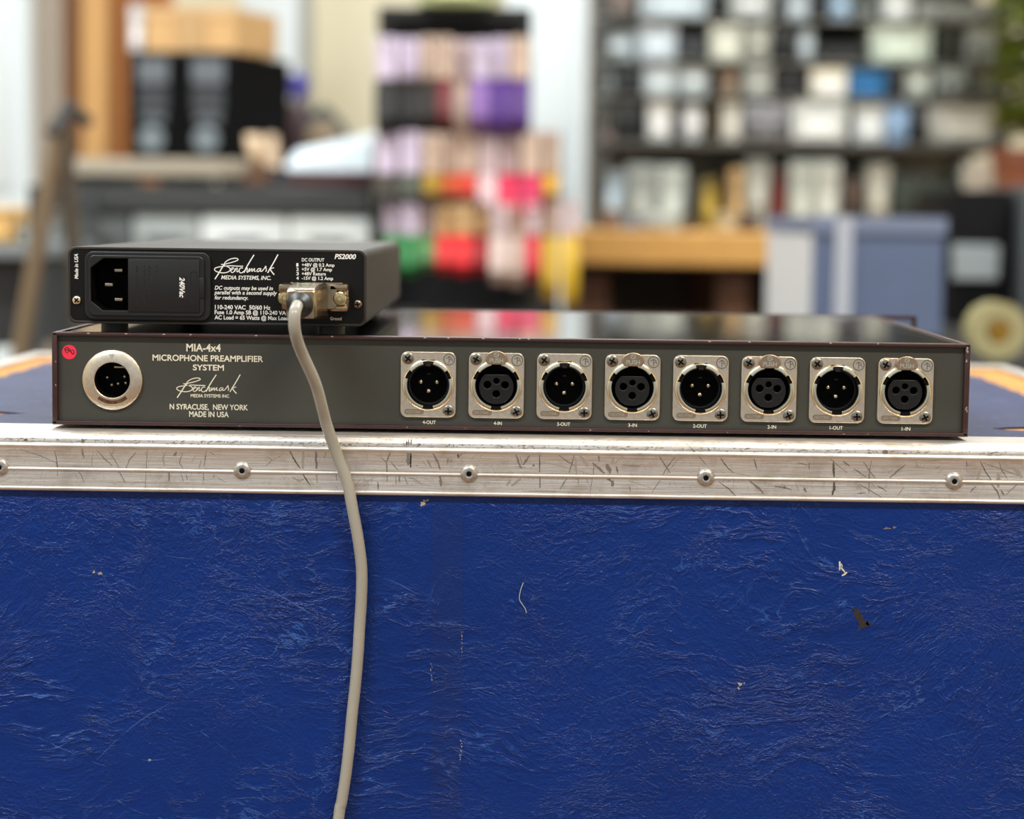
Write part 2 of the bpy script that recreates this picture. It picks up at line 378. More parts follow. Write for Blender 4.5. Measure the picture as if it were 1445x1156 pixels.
# torn vinyl skin on the lid
def ragged(x0, y0, x1, y1, n, j):
    return [(x0 + (x1 - x0) * i / n + rnd.uniform(-j, j), y0 + (y1 - y0) * i / n + rnd.uniform(-j, j)) for i in range(n)]
o = [(-312, 18)]
o += [(300, 18), (300, 50), (262, 54), (246, 60), (240, 66), (250, 74), (280, 82), (302, 86)]
o += ragged(303, 95, 306, 430, 26, 2.5) + ragged(300, 440, -300, 448, 40, 3) + ragged(-316, 430, -318, 96, 26, 3)
o += [(-300, 90), (-262, 84), (-246, 76), (-262, 64), (-312, 58)]
b = MB(); b.mesh(plate(o, [], .7, -1.9, flat=True)); cpart(b, 'vinyl_skin', M['vinyltop'], 0)
# aluminium edge: front, with ridges, then plain angles round the other edges
prof = [(21, -1.9), (21, -1.5), (-7.5, -1.4), (-9.8, -1.6), (-11.6, -2.2), (-12.9, -3.1), (-13.7, -4.2), (-14.0, -5.2), (-14.0, -6.7), (-14.6, -7.1), (-15.0, -7.8), (-15.0, -8.4), (-14.5, -9.1), (-14.4, -9.4),
        (-14.4, -17.6), (-14.0, -17.9), (-14.3, -18.15), (-14.9, -18.5), (-15.1, -19.1), (-14.9, -19.7), (-14.4, -20.0), (-14.4, -27.1), (-14.9, -27.4), (-15.1, -27.9), (-15.0, -28.6), (-14.4, -29.2), (-12.1, -29.4), (-12.1, -26), (-11, -20), (-11, -1.9)]
b = MB(); b.prism(prof, -HW - 2, HW + 2, 'x'); cpart(b, 'edge_extrusion', M['alu'], 50)
for s in (-1, 1):
    b = MB(); x0, x1 = sorted((s * (HW + 2.4), s * (HW - 9))); b.box(x0, x1, 21, BK - 21, -2, -1.0, .4); x0, x1 = sorted((s * (HW + 2.4), s * (HW + .2))); b.box(x0, x1, 21, BK - 21, -29, -1.2, .4)
    cpart(b, 'edge_extrusion', M['alu'])
b = MB(); b.box(-HW - 2, HW + 2, BK - 24, BK + 2.4, -2, -1.0, .4); b.box(-HW - 2, HW + 2, BK + .2, BK + 2.4, -29, -1.2, .4); cpart(b, 'edge_extrusion', M['alu'])
b = MB(); b.box(-HW - 2, HW + 2, -14.5, -12.1, H0 + 2, H0 + 32, .5); cpart(b, 'edge_extrusion', M['alu'])
rv = None
for x in (-236.5, -123.5, -18.1, 91.7, 206.5, -330, 318):
    if rv is None:
        b = MB(); b.lathe([(4.15, 0), (4.15, .35), (3.7, 1.0), (2.7, 1.45), (1.6, 1.6), (1.25, 1.45), (1.2, .2), (0, .2)], (0, 0, 0), 'y', 28)
        b.mi = 1; b.lathe([(1.28, .3), (1.28, 1.47), (0, 1.47)], (0, 0, 0), 'y', 20)  # flat black disc stands in for the shade inside the hole
        rv = b.build('rivet', [M['rivet'], M['hole']], case)
        o = rv
    else:
        o = rv.copy(); COL.objects.link(o); o.parent = case
    o.location = (x / 1000, -.25 - .0144, CH - .0187 + rnd.uniform(-.0002, .0002)); o.rotation_euler = (0, rnd.uniform(0, 6), 0)
seam = MB(); seam.box(-34.8, -20.6, -12.18, -11.9, H0 + 33, -29, .08, 1); cpart(seam, 'seam_strip', M['vinylseam'])
SCRATCHES = [
([-227.1,-10.0,-218.3,-12.6,-210.1,-16.1],0.33,1),([-210.9,-10.6,-210.1,-13.9,-209.6,-17.8,-209.6,-22.2],0.38,2),
([-198.0,-9.3,-197.8,-11.5,-197.1,-14.0],0.76,1),([-199.6,-20.1,-198.4,-22.0,-197.3,-25.0],0.49,1),([-192.8,-10.9,-193.5,-13.7,-193.7,-17.3],0.38,0),
([-191.2,-9.8,-187.6,-13.9,-183.8,-17.4],0.49,1),([-185.4,-10.5,-182.4,-15.2,-181.1,-17.9],0.38,1),([-180.8,-19.8,-178.1,-25.0],0.49,1),
([-172.8,-10.4,-176.1,-14.3,-177.5,-17.9],0.44,1),([-167.6,-7.3,-168.2,-17.7,-168.7,-27.1],0.22,2),([-159.1,-9.9,-160.5,-13.2,-159.7,-17.1],0.87,0),
([-157.7,-19.8,-157.5,-24.2],0.76,1),([-234.3,-11.2,-228.8,-9.8],0.27,0),([-225.4,-5.6,-223.5,-5.6],1.09,2),([-198.0,-4.7,-197.7,-6.6],1.36,1),
([-160.5,-20.4,-162.7,-23.2],0.22,0),([-155.5,-12.0,-153.9,-10.4],1.36,1),([-151.4,-10.9,-152.8,-15.3,-151.2,-17.5],0.44,1),
([-152.0,-20.3,-150.9,-24.1],0.33,1),([-149.8,-20.5,-149.0,-23.2],0.33,1),([-141.6,-20.1,-141.5,-24.0],0.44,1),([-140.2,-9.6,-141.3,-16.8],0.49,1),
([-143.5,-17.4,-142.7,-14.1],0.65,0),([-136.6,-20.6,-136.9,-22.3],0.33,1),([-135.3,-21.7,-130.9,-24.4],0.33,0),([-138.6,-10.2,-136.1,-11.5],0.33,1),
([-112.3,-12.0,-109.6,-13.2,-112.5,-16.4],0.33,1),([-109.5,-13.6,-103.5,-10.2],0.44,0),([-101.9,-8.3,-99.1,-13.5,-96.4,-17.3],0.65,2),
([-95.8,-19.2,-91.7,-25.2],0.6,2),([-95.3,-8.7,-95.3,-17.3],1.31,0),([-89.3,-8.9,-89.0,-17.2],1.09,1),([-89.0,-19.6,-88.7,-23.8],0.76,0),
([-84.6,-8.6,-85.4,-12.2],0.54,0),([-81.1,-9.9,-80.5,-15.9],0.44,0),([-100.2,-21.2,-96.9,-23.1,-94.7,-22.2],0.98,0),
([-79.9,-19.8,-79.6,-22.5],0.33,1),([-145.4,-11.9,-147.3,-15.2],0.27,0),([-45.9,-2.8,-46.1,-6.4],2.72,2),([-45.3,-8.6,-45.2,-16.0],0.87,3),
([-46.6,-8.9,-46.3,-14.9],1.63,1),([-54.8,-9.0,-56.4,-13.4],0.98,1),([-58.9,-11.5,-56.4,-14.0,-56.1,-22.8],0.54,1),([-54.5,-13.4,-51.2,-17.2],0.44,1),
([-51.0,-15.5,-48.0,-14.4],0.27,0),([-34.9,-9.3,-32.7,-13.1,-31.5,-16.9],1.09,1),([-31.5,-19.7,-31.0,-24.6],1.09,1),([-26.9,-11.3,-27.2,-14.9],3.0,1),
([-23.4,-9.4,-23.1,-11.3],0.87,2),([-23.4,-11.3,-21.2,-9.1],0.38,1),([-37.6,-12.3,-35.6,-15.9],0.54,1),([-39.5,-13.2,-37.8,-15.3],0.44,0),
([-43.0,-15.1,-41.9,-15.1],0.44,1),([-52.0,-20.2,-52.0,-24.4],0.65,0),([-50.6,-19.9,-50.3,-23.2],0.65,1),([-48.2,-20.2,-46.5,-24.0],0.33,1),
([-46.3,-21.2,-43.5,-21.2,-39.7,-23.9],0.33,1),([-44.1,-21.8,-41.3,-23.7],0.33,0),([-60.5,-22.8,-60.2,-26.7],0.44,2),
([-68.2,-21.3,-70.9,-25.2],0.27,0),([-61.0,-20.6,-70.9,-25.2],0.22,0),([1.1,-21.4,-0.8,-23.9],0.87,0),([3.4,-9.3,6.2,-15.8],0.98,1),
([5.5,-10.1,6.4,-13.6],0.54,0),([9.9,-9.7,6.7,-14.2],1.09,1),([3.1,-14.8,8.1,-15.2],0.54,0),([11.3,-13.8,12.2,-14.6],0.87,1),
([14.5,-9.1,14.7,-17.4],0.49,2),([14.8,-19.7,14.9,-24.8],0.49,2),([23.3,-9.3,29.3,-13.3,31.5,-14.4],0.54,1),([30.6,-9.2,28.3,-17.4],0.65,1),
([27.5,-19.9,24.1,-25.2],0.49,1),([31.2,-10.5,31.6,-17.7],0.98,0),([31.1,-20.4,32.7,-20.4,32.5,-22.9],0.65,0),([33.1,-9.4,37.0,-14.3],1.63,0),
([39.2,-12.6,44.7,-17.5],1.2,1),([41.8,-8.7,42.2,-12.0],0.76,1),([39.7,-13.2,39.5,-18.4],0.33,1),([39.0,-19.8,38.3,-26.4],0.27,1),
([45.7,-13.1,47.4,-17.4],1.91,1),([48.9,-10.3,48.2,-13.0],1.36,0),([50.1,-14.1,51.0,-17.4],0.87,1),([53.3,-9.1,49.0,-13.0],0.54,0),
([45.8,-19.9,48.6,-21.3],0.87,1),([48.6,-20.7,48.3,-23.5],1.63,1),([52.8,-13.5,61.3,-13.9],0.33,1),([15.1,-12.4,27.2,-15.0,39.2,-18.1],0.27,0),
([55.7,-20.6,66.7,-24.0],0.27,0),([69.9,-9.2,75.2,-16.8],0.65,1),([77.3,-9.3,73.6,-14.3,72.0,-17.6],0.54,1),([78.9,-9.9,73.4,-17.4],0.44,0),
([70.7,-19.9,67.0,-26.0],0.38,1),([56.3,-23.4,57.0,-25.8],0.33,2),([75.1,-20.9,75.1,-23.1],0.27,0),([6.0,-20.5,1.6,-23.9],1.2,0),
([6.6,-26.3,24.6,-26.1],0.22,1),([82.6,-3.0,87.9,-8.6,91.8,-12.7],0.33,2),([98.3,-9.6,101.6,-13.9,104.4,-16.4],0.44,2),
([97.7,-20.6,102.4,-23.8,106.9,-28.4],0.44,2),([112.1,-20.1,116.0,-23.1,118.5,-25.8],0.98,1),([104.4,-16.4,112.1,-17.6],0.27,0),
([113.8,-9.7,115.3,-14.6],0.44,2),([123.6,-22.4,128.0,-22.9,131.3,-23.7],0.76,1),([128.0,-22.1,128.3,-23.5],1.09,1),
([137.3,-22.8,138.4,-25.0],0.98,1),([150.6,-10.5,151.0,-17.6],1.09,2),([151.1,-19.8,151.2,-23.1,150.4,-26.2],1.2,2),
([150.5,-27.5,134.7,-28.3],0.44,1),([146.4,-6.2,151.1,-11.0,157.0,-15.6],0.33,1),([154.9,-10.2,158.2,-12.6],0.76,1),([128.5,-10.8,133.7,-9.6],0.76,0),
([134.3,-11.3,138.6,-12.3],0.44,1),([139.4,-10.9,139.5,-14.5],0.54,1),([96.1,-11.3,95.4,-14.0],0.27,0),([89.3,-26.2,91.0,-26.2],0.22,1),
([107.4,-26.2,121.0,-26.0],0.27,0),([92.2,-4.7,93.3,-6.4],0.54,1),([160.2,-13.7,165.7,-17.4],0.54,1),([164.4,-10.3,167.8,-15.2,170.1,-17.9],0.54,1),
([168.0,-9.7,167.3,-16.3,167.3,-25.1],0.49,1),([162.8,-20.8,173.1,-26.7],0.49,1),([171.3,-21.5,175.4,-23.9],0.65,1),
([161.5,-20.8,163.7,-24.6],2.18,0),([183.8,-11.4,176.6,-17.8],0.76,1),([178.4,-13.4,176.0,-15.6],0.33,0),([188.9,-10.0,190.1,-13.2],0.65,0),
([187.3,-12.2,192.3,-12.7],0.33,0),([199.8,-12.0,197.7,-13.1],0.33,1),([212.0,-9.4,212.2,-12.1],0.38,2),([218.2,-9.3,221.1,-14.5,223.7,-18.0],0.54,2),
([219.4,-10.1,227.6,-12.7,236.4,-15.9],0.38,1),([227.2,-9.7,227.9,-12.7,231.0,-17.1],0.49,1),([223.8,-19.9,226.6,-23.2,228.1,-27.0],0.71,1),
([226.9,-14.9,227.1,-21.5],1.52,0),([228.2,-22.6,229.9,-25.0],0.76,1),([218.6,-13.4,217.2,-17.8],1.09,0),([216.5,-21.1,214.1,-23.9],0.65,1),
([236.0,-19.7,230.7,-24.8],0.76,0),([233.6,-12.1,238.0,-16.4],1.63,0),([173.0,-5.3,175.7,-5.8],1.63,1),([183.3,-22.1,180.7,-26.0],0.44,0),
([191.1,-9.7,209.0,-8.6],0.22,1),([162.1,-25.2,165.9,-24.8],0.54,1),]
SCUFFS = [[-211.4,-64.3,-190.3,-68.4,-167.0,-77.7,-141.7,-86.3,-114.3,-95.6],[-166.3,-58.4,-138.9,-62.8,-117.1,-72.1,-86.9,-88.3],[-192.8,-157.5,-172.0,-138.3,-141.7,-121.1],[-148.6,-139.3,-132.1,-151.0,-126.6,-155.8],[-220.3,-146.8,-201.0,-155.6,-183.1,-162.3],[-183.2,-176.4,-173.5,-181.9,-161.1,-185.3],[-179.0,-153.8,-167.9,-157.2,-150.0,-154.1],[-119.7,-137.5,-105.9,-142.9],[-143.1,-109.9,-130.7,-116.0,-121.1,-126.3],[-117.0,-127.7,-104.6,-131.7],[-233.3,-62.8,-221.1,-69.5],[-110.2,-74.8,-88.3,-88.3],[85.3,-148.3,94.1,-143.2,107.6,-137.4],[94.3,-124.4,107.3,-122.8],[100.1,-75.1,111.0,-74.7],[126.2,-111.4,138.3,-107.0,155.9,-101.9],[138.9,-129.3,150.8,-115.2,162.9,-108.1],[175.8,-131.5,183.9,-126.5,193.2,-120.1,204.0,-115.8],[199.3,-141.6,219.7,-136.4,242.7,-131.1],[112.0,-90.8,121.4,-83.8,137.7,-80.8,156.6,-75.7],[100.6,-66.2,111.4,-61.9],[112.7,-59.1,119.4,-54.2],[145.0,-49.0,162.7,-52.9,180.3,-51.2],[191.8,-71.7,213.5,-72.1,221.7,-74.0],[115.0,-161.8,127.4,-161.6],[180.7,-159.3,199.8,-157.6,213.6,-160.2],[-84.0,-64.1,-59.4,-67.9,-33.3,-79.9],[-33.0,-121.6,-8.3,-119.8,5.4,-117.5],[-38.2,-147.5,-31.4,-145.3,-21.7,-148.6],[15.3,-143.9,27.7,-142.3,33.2,-144.3],[22.3,-152.2,38.8,-149.1],[40.0,-140.7,44.2,-146.9,60.7,-145.9],[37.1,-128.9,60.2,-120.1],[-104.5,-78.2,-88.0,-88.3],[-90.5,-161.0,-84.9,-165.8]]
sb = [MB(), MB(), MB(), MB()]
for q, w, d in SCRATCHES:
    pts = [(q[i], q[i + 1]) for i in range(0, len(q), 2)]; fine = []
    for i in range(len(pts) - 1):
        L = math.dist(pts[i], pts[i + 1]); k = max(2, int(L / .5))
        fine += [(pts[i][0] + (pts[i + 1][0] - pts[i][0]) * t / k + rnd.uniform(-.08, .08), pts[i][1] + (pts[i + 1][1] - pts[i][1]) * t / k) for t in range(k)]
    fine.append(pts[-1])
    if w > 2:      # broad scuffs are bundles of fine marks
        for _ in range(int(w * 7)):
            dx = rnd.uniform(-w / 2, w / 2); cut = sorted((rnd.random(), rnd.random())); i0 = int(cut[0] * len(fine)); i1 = max(i0 + 2, int(cut[1] * len(fine)))
            seg = [(x + dx, z) for x, z in fine[i0:i1]]
            if len(seg) > 1: sb[d].ribbon(seg, rnd.uniform(.12, .5), -14.46 - rnd.random() * .03, .7, .5)
    else: sb[d].ribbon(fine, w * 1.05, -14.46 - rnd.random() * .03, .5, .45)
# faint fine hairlines and specks all along the edge, as on any old road case
for _ in range(620):
    x = rnd.uniform(-240, 235); z = rnd.choice((rnd.uniform(-17, -10), rnd.uniform(-26.5, -20.6))); L = rnd.expovariate(1 / 1.6) + .3; an = rnd.gauss(1.3, .8)
    p = [(x + math.cos(an) * L * t / 3, max(-27, min(-9.6, z + math.sin(an) * L * t / 3))) for t in range(4)]
    sb[0 if rnd.random() < .75 else 1].ribbon(p, rnd.uniform(.08, .2), -14.44, .6, .4)
for i, bb in enumerate(sb):
    o = cpart(bb, 'scratch_marks', M['scr%d' % i], 0); o['kind'] = 'stuff'
# grime in the hollow under the rounded lip
gb = MB()
for _ in range(330):
    x = rnd.uniform(-240, 238); z = rnd.uniform(-6.6, -4.9); an = rnd.gauss(.6, .9); L = rnd.uniform(.4, 2.6)
    gb.ribbon([(x + math.cos(an) * L * t / 3, max(-6.6, min(-4.9, z + math.sin(an) * L * t / 3))) for t in range(4)], rnd.uniform(.15, .5), -14.03 - rnd.random() * .02, .6, .5)
o = cpart(gb, 'scratch_marks', M['scr1'], 0); o['kind'] = 'stuff'
gb = MB()
for _ in range(260):
    x = rnd.uniform(-240, 238); L = rnd.uniform(.3, 2.2); w = rnd.uniform(.06, .22); t = rnd.random()
    (y0, z0), (y1, z1) = ((-11.6, -2.2), (-12.9, -3.1)) if t < .5 else ((-12.9, -3.1), (-13.7, -4.2)); f = rnd.random() * .7; ny, nz = -(z0 - z1), -(y1 - y0)
    k = .03 / math.hypot(ny, nz); p = lambda g: (y0 + (y1 - y0) * g + ny * k, z0 + (z1 - z0) * g - nz * k * -1)
    a_, b_ = p(f), p(min(1, f + w)); gb.add([(x, a_[0], a_[1]), (x + L, a_[0], a_[1]), (x + L * .8, b_[0], b_[1]), (x + L * .15, b_[0], b_[1])], [(0, 1, 2, 3)])
o = cpart(gb, 'scratch_marks', M['scr0'], 0); o['kind'] = 'stuff'
# marks on the vinyl
y = -12.06
b = MB(); b.ribbon([(155.0, -57.5), (155.3, -59.5), (155.2, -61.6)], .9, y, .4, .4); b.ribbon([(155.3, -60), (156.6, -61.2), (157.6, -62.8)], .7, y, .3, .4); b.ribbon([(156.2, -64.3), (157.4, -63.6), (158.6, -62.6)], .8, y, .3, .3); b.ribbon([(155.9, -58.6), (156.4, -60.2)], .5, y, .3)
cpart(b, 'vinyl_chip', M['chip'], 0)
b = MB(); b.blob((163.6, -81.6), 1.2, 2.2, y, 16, .5); b.blob((165.6, -84), 1.3, 1.5, y, 14, .6); b.blob((166.4, -87.4), 2.2, 2.4, y, 18, .6); b.blob((169, -86.6), 1.1, 1.1, y, 12, .6); b.blob((161.8, -79.6), .7, .7, y, 9, .5); cpart(b, 'residue_spot', M['residue'], 0)
b = MB(); b.blob((-39.6, -33.2), .9, 1.6, y, 14, .6); b.blob((-38.4, -31.8), .7, .5, y, 9, .6); b.blob((-37.2, -31.4), .4, .4, y, 9, .5); cpart(b, 'vinyl_chip', M['rescream'], 0)
b = MB(); b.blob((110, -116.5), .8, .9, y, 11, .7); b.blob((109.3, -118.4), .5, .6, y, 9, .6); b.blob((111.8, -115.8), .5, .3, y, 9, .6); cpart(b, 'residue_spot', M['rescream'], 0)
b = MB(); b.blob((176.5, -41.6), 1.5, .5, y, 12, .6); b.blob((180, -41.1), .8, .4, y, 9, .6); cpart(b, 'residue_spot', M['scr1'], 0)
for x, z, r in ((-24.9, -88.3, .5), (-25.2, -89.4, .35), (-167.6, -157.1, .55), (-33, -74.2, .6), (-29.6, -73.6, .5), (-190.5, -68.2, .7), (-193.4, -67.6, .5), (-32, -184, .7), (-24, -183.5, .5)):
    b = MB(); b.blob((x, z), r * 1.2, r, y, 9, .6); cpart(b, 'vinyl_chip', M['rescream'], 0)
for z0, z1, x in ((-92, -104, -20.6), (-141, -156, -20.6), (-108, -118, -34.8)):
    b = MB()
    for k in range(14): b.blob((x + rnd.uniform(-.4, .4), rnd.uniform(z1, z0)), rnd.uniform(.1, .25), rnd.uniform(.1, .4), -12.22, 7, .5)
    cpart(b, 'seam_glue', M['rescream'], 0)
b = MB()
for q in SCUFFS:
    p = smooth_path([(q[i], 0, q[i + 1]) for i in range(0, len(q), 2)], 14); i = 0
    while i < len(p) - 2:
        n = rnd.randint(3, 12); seg = [(v.x + rnd.uniform(-.15, .15), v.z + rnd.uniform(-.2, .2)) for v in p[i:i + n]]
        if len(seg) > 1: b.ribbon(seg, rnd.uniform(.12, .34), y, .7, .6)
        i += n + rnd.randint(0, 4)
cpart(b, 'vinyl_scuffs', mat('pale_blue_scuff', S(66, 104, 172), .5), 0)['kind'] = 'stuff'
pts = smooth_path([(7.8, -12.4, -69.6), (6.6, -12.5, -73), (6.0, -12.6, -77.3), (7.6, -12.5, -80.2), (8.8, -12.4, -82), (9.4, -12.3, -84)], 5)
b = MB(); b.tube(pts, .2, 6); th = b.build('thread', mat('pale_thread', S(165, 180, 178), .8), case, off=(0, -250, CH * 1000))

# ------------------------------------------------------------------ microphone preamplifier (mm)
pre = root('preamplifier', 'long flat maroon and grey microphone preamplifier lying on the road case, row of round sockets', 'preamplifier', (0, 0, CH))
PW, PH, PD = 215.3, 44.0, 290.0
def ppart(b, name, m, parent=pre, **k): return b.build(name, m, parent, **k)
b = MB(); b.box(-PW, PW, 0, PD, .3, 2.2, .5); b.box(-PW, -PW + 2.7, 0, PD, .3, PH, .7); b.box(PW - 2.7, PW, 0, PD, .3, PH, .7); b.box(-PW + .4, PW - .4, 0, 7, 42.2, PH - .1, .45); b.box(-PW + .4, PW - .4, PD - 7, PD, 42.0, 43.3)
ppart(b, 'chassis', M['chassis'])
b = MB(); b.box(-PW + 2.6, PW - 2.6, 6.8, PD - 6.8, 42.0, 43.3); ppart(b, 'top_cover', M['topgloss'])
# worn paint on the lip
b = MB()
for x in [rnd.uniform(-PW + 3, PW - 3) for _ in range(15)]: b.add([(x - rnd.uniform(.2, 1.0), -.02, 43.35), (x + rnd.uniform(.2, 1.0), -.02, 43.3), (x + .3, .05, 43.85), (x - .3, .05, 43.85)], [(0, 1, 2, 3)])
for x in [rnd.uniform(-PW + 3, PW - 3) for _ in range(9)]: b.blob((x, 1.2 + rnd.uniform(-.5, .5)), rnd.uniform(.15, .5), .2, -.02, 8, .5)
for z in (36, 40.5, 42, 41, 13.5, 14, 12.8): b.blob((PW - 1.3 + rnd.uniform(-.7, .7), z), .3, .7, -.02, 8, .5)
for z in (30, 19): b.blob((-PW + 1.6 + rnd.uniform(-.6, .6), z), .25, .4, -.02, 8, .5)
ppart(b, 'paint_chips', mat('bare_metal_chip', S(190, 176, 168), .4, .5), smooth=0)['kind'] = 'stuff'
b = MB()
fy = PD
b.mesh(plate([(-241.3, .3), (-241.3, 43.6), (241.3, 43.6), (241.3, .3)], [rrect(-238.6, -220, 4, 41.2, 2), rrect(220, 238.6, 4, 41.2, 2)], 3.2, fy)); ppart(b, 'front_panel', M['chassis'])
XLR = [(-38.21 + 31.97 * i, 21.44) for i in range(8)]
RC = (-187.0, 21.6)
b = MB(); b.mesh(plate([(-PW + 2.6, 2.1), (-PW + 2.6, 42.3), (PW - 2.6, 42.3), (PW - 2.6, 2.1)], [circ(x, z, 10.6, 40) for x, z in XLR] + [circ(*RC, 9.6, 40)], 1.5, 2.5)); ppart(b, 'rear_panel', M['panel'], smooth=0)
for x in (-190, 190):
    for yy in (22, 268): b = MB(); b.lathe([(8, -1.5), (8, .3), (0, .3)], (x, yy, 0), 'z', 20); ppart(b, 'foot', M['rubber'])
# printing
PRE_TEXT = [('MIA-4x4',-152.26,-136.06,35.62,3.54), ('MICROPHONE PREAMPLIFIER',-168.2,-116.09,31.0,2.81), ('SYSTEM',-149.19,-134.56,26.7,2.67),
 ('MEDIA SYSTEMS INC',-150.28,-132.05,13.91,1.51), ('N SYRACUSE,  NEW YORK',-160.17,-123.18,8.1,2.55), ('MADE IN USA',-150.96,-132.28,4.68,2.55),
 ('4-OUT',-40.78,-34.54,2.75,1.68), ('4-IN',-7.24,-3.47,2.75,1.61), ('3-OUT',22.57,28.81,2.75,1.68), ('3-IN',56.02,60.19,2.75,1.57), ('2-OUT',86.53,93.03,2.75,1.67), ('2-IN',121.54,125.63,2.75,1.67), ('1-OUT',150.76,156.92,2.75,1.67), ('1-IN',184.53,188.62,2.75,1.68)]
for s, x0, x1, z, cap in PRE_TEXT:
    b = MB(); b.add(*text_mesh(s, x0, x1, z, cap, 2.44, bold=.02)); ppart(b, 'printed_text', M['ink'], smooth=0)
LOGO = [([(405,310),(355,390),(300,480),(240,572)],22), ([(345,325),(385,326),(440,312),(520,291),(590,268),(632,246),(622,226),(580,220),(520,230),(460,255),(415,290),(397,325),(412,346),(440,355),(480,375),(502,403),(488,432),(450,454),(390,465),(330,461),(270,446),(236,421),(235,401),(260,381),(310,368),(360,361),(420,351),(500,346),(600,350),(720,351)],17),
 ([(505,428),(543,402),(556,382),(533,378),(512,408),(515,448),(545,458),(572,430)],15), ([(582,385),(574,445)],15), ([(577,435),(604,391),(622,386),(612,440),(630,443),(654,412)],15), ([(716,384),(694,378),(668,388),(652,422),(664,457),(698,460),(738,430)],17),
 ([(905,160),(840,262),(775,372),(733,458)],21), ([(742,440),(768,402),(794,384),(784,440),(800,448),(832,386),(826,444)],16), ([(828,436),(872,388),(870,438),(916,384),(910,426),(936,436)],16), ([(1024,388),(980,390),(954,424),(974,440),(1008,410),(1026,386),(1014,430),(1040,432)],16), ([(1042,432),(1076,390),(1106,345),(1108,376),(1116,410),(1104,438)],17),
 ([(1312,150),(1240,282),(1180,382),(1138,458)],21), ([(1150,432),(1190,386),(1245,370)],16), ([(1178,392),(1210,440),(1250,486)],21)]
def logo(b, x0, z1, x1, z0, y, wk=1.0):
    sx = (x1 - x0) / (1320 - 228); sz = (z1 - z0) / (578 - 145)
    for pts, w in LOGO:
        p = smooth_path([(x0 + (x - 228) * sx, 0, z1 - (yy - 145) * sz) for x, yy in pts], 5)
        b.ribbon([(q.x, q.z) for q in p], w * sx * wk, y - rnd.random() * .01)
b = MB(); logo(b, -156.97, 25.04, -126.65, 13.41, 2.44, .85); ppart(b, 'printed_script', M['ink'], smooth=0)
# red dot sticker with marker scribble
b = MB(); b.lathe([(3.4, 0), (3.4, .12), (0, .12)], (-207.47, 2.5, 34.4), 'y', 36)
st = ppart(b, 'round_sticker', M['red'])
b = MB()
for p in ([(-209.6,36.2),(-209.0,34.3),(-208.2,34.0)], [(-209.8,35.6),(-208.6,36.6),(-207.9,36.3),(-208.6,35.4),(-209.3,35.2)], [(-207.5,36.2),(-207.9,34.2)], [(-208.2,35.2),(-206.9,34.9),(-206.4,34.2)], [(-207.0,35.9),(-206.6,34.4),(-205.9,33.4)], [(-206.4,35.4),(-205.4,35.2),(-205.3,33.6),(-206.3,34.0)]):
    b.ribbon([(q.x, q.z) for q in smooth_path([(x, 0, z) for x, z in p], 4)], .38, 2.36)
b.build('marker_scribble', M['inkblack'], st, smooth=0)
# round inlet
b = MB(); b.ring([(8.4, -6), (8.4, 1.7), (8.8, 2.05), (13.3, 1.75), (14.1, 1.2), (14.3, .5), (14.3, -.2), (9, -.2), (9, -6)], (RC[0], 2.5, RC[1]), 64)
inlet = ppart(b, 'power_inlet', M['nickel'])
def sub(b, name, m, parent, **k): return b.build(name, m, parent, **k)
b = MB(); b.ring([(8.35, 1.2), (8.35, -12), (8.9, -12), (8.9, 1.2)], (RC[0], 2.5, RC[1]), 48); b.lathe([(8.4, -12), (8.4, -11), (0, -11)], (RC[0], 2.5, RC[1]), 'y', 32); sub(b, 'barrel', M['hole'], inlet)
for dx, dz in ((-3.5, .7), (4.7, 1.2), (-1.4, -2.8), (1.6, -2.2), (5.2, -1.8)):
    b = MB(); b.lathe([(.85, -11), (.85, -4.6), (.5, -4.1), (0, -4)], (RC[0] + dx, 2.5, RC[1] + dz), 'y', 14); sub(b, 'contact_pin', M['pin'], inlet)
b = MB(); b.box(RC[0] + .6, RC[0] + 5.4, 2.5, 4.5, RC[1] + 5.6, RC[1] + 6.3, .15); sub(b, 'latch', M['tab'], inlet)
b = MB(); b.ring([(11.9, 1.9), (11.9, 1.98), (12.3, 1.98), (12.3, 1.9)], (RC[0], 2.5, RC[1]), 24, 231, 311); b.add([(RC[0] - 1.3, .55, RC[1] + 12.2), (RC[0] + 1.3, .55, RC[1] + 12.2), (RC[0], .45, RC[1] + 9.6)], [(0, 1, 2)]); sub(b, 'index_marks', M['nickelbright'], inlet)
b = MB(); b.ring([(9.6, 1.9), (9.6, 2.03), (11.3, 1.98), (11.3, 1.9)], (RC[0], 2.5, RC[1]), 24, 232, 310)
for k in range(11):
    pass
sub(b, 'stamped_band', mat('bronze_stamp', S(150, 110, 84), .4, 1.0, var=.6, vscale=900), inlet)

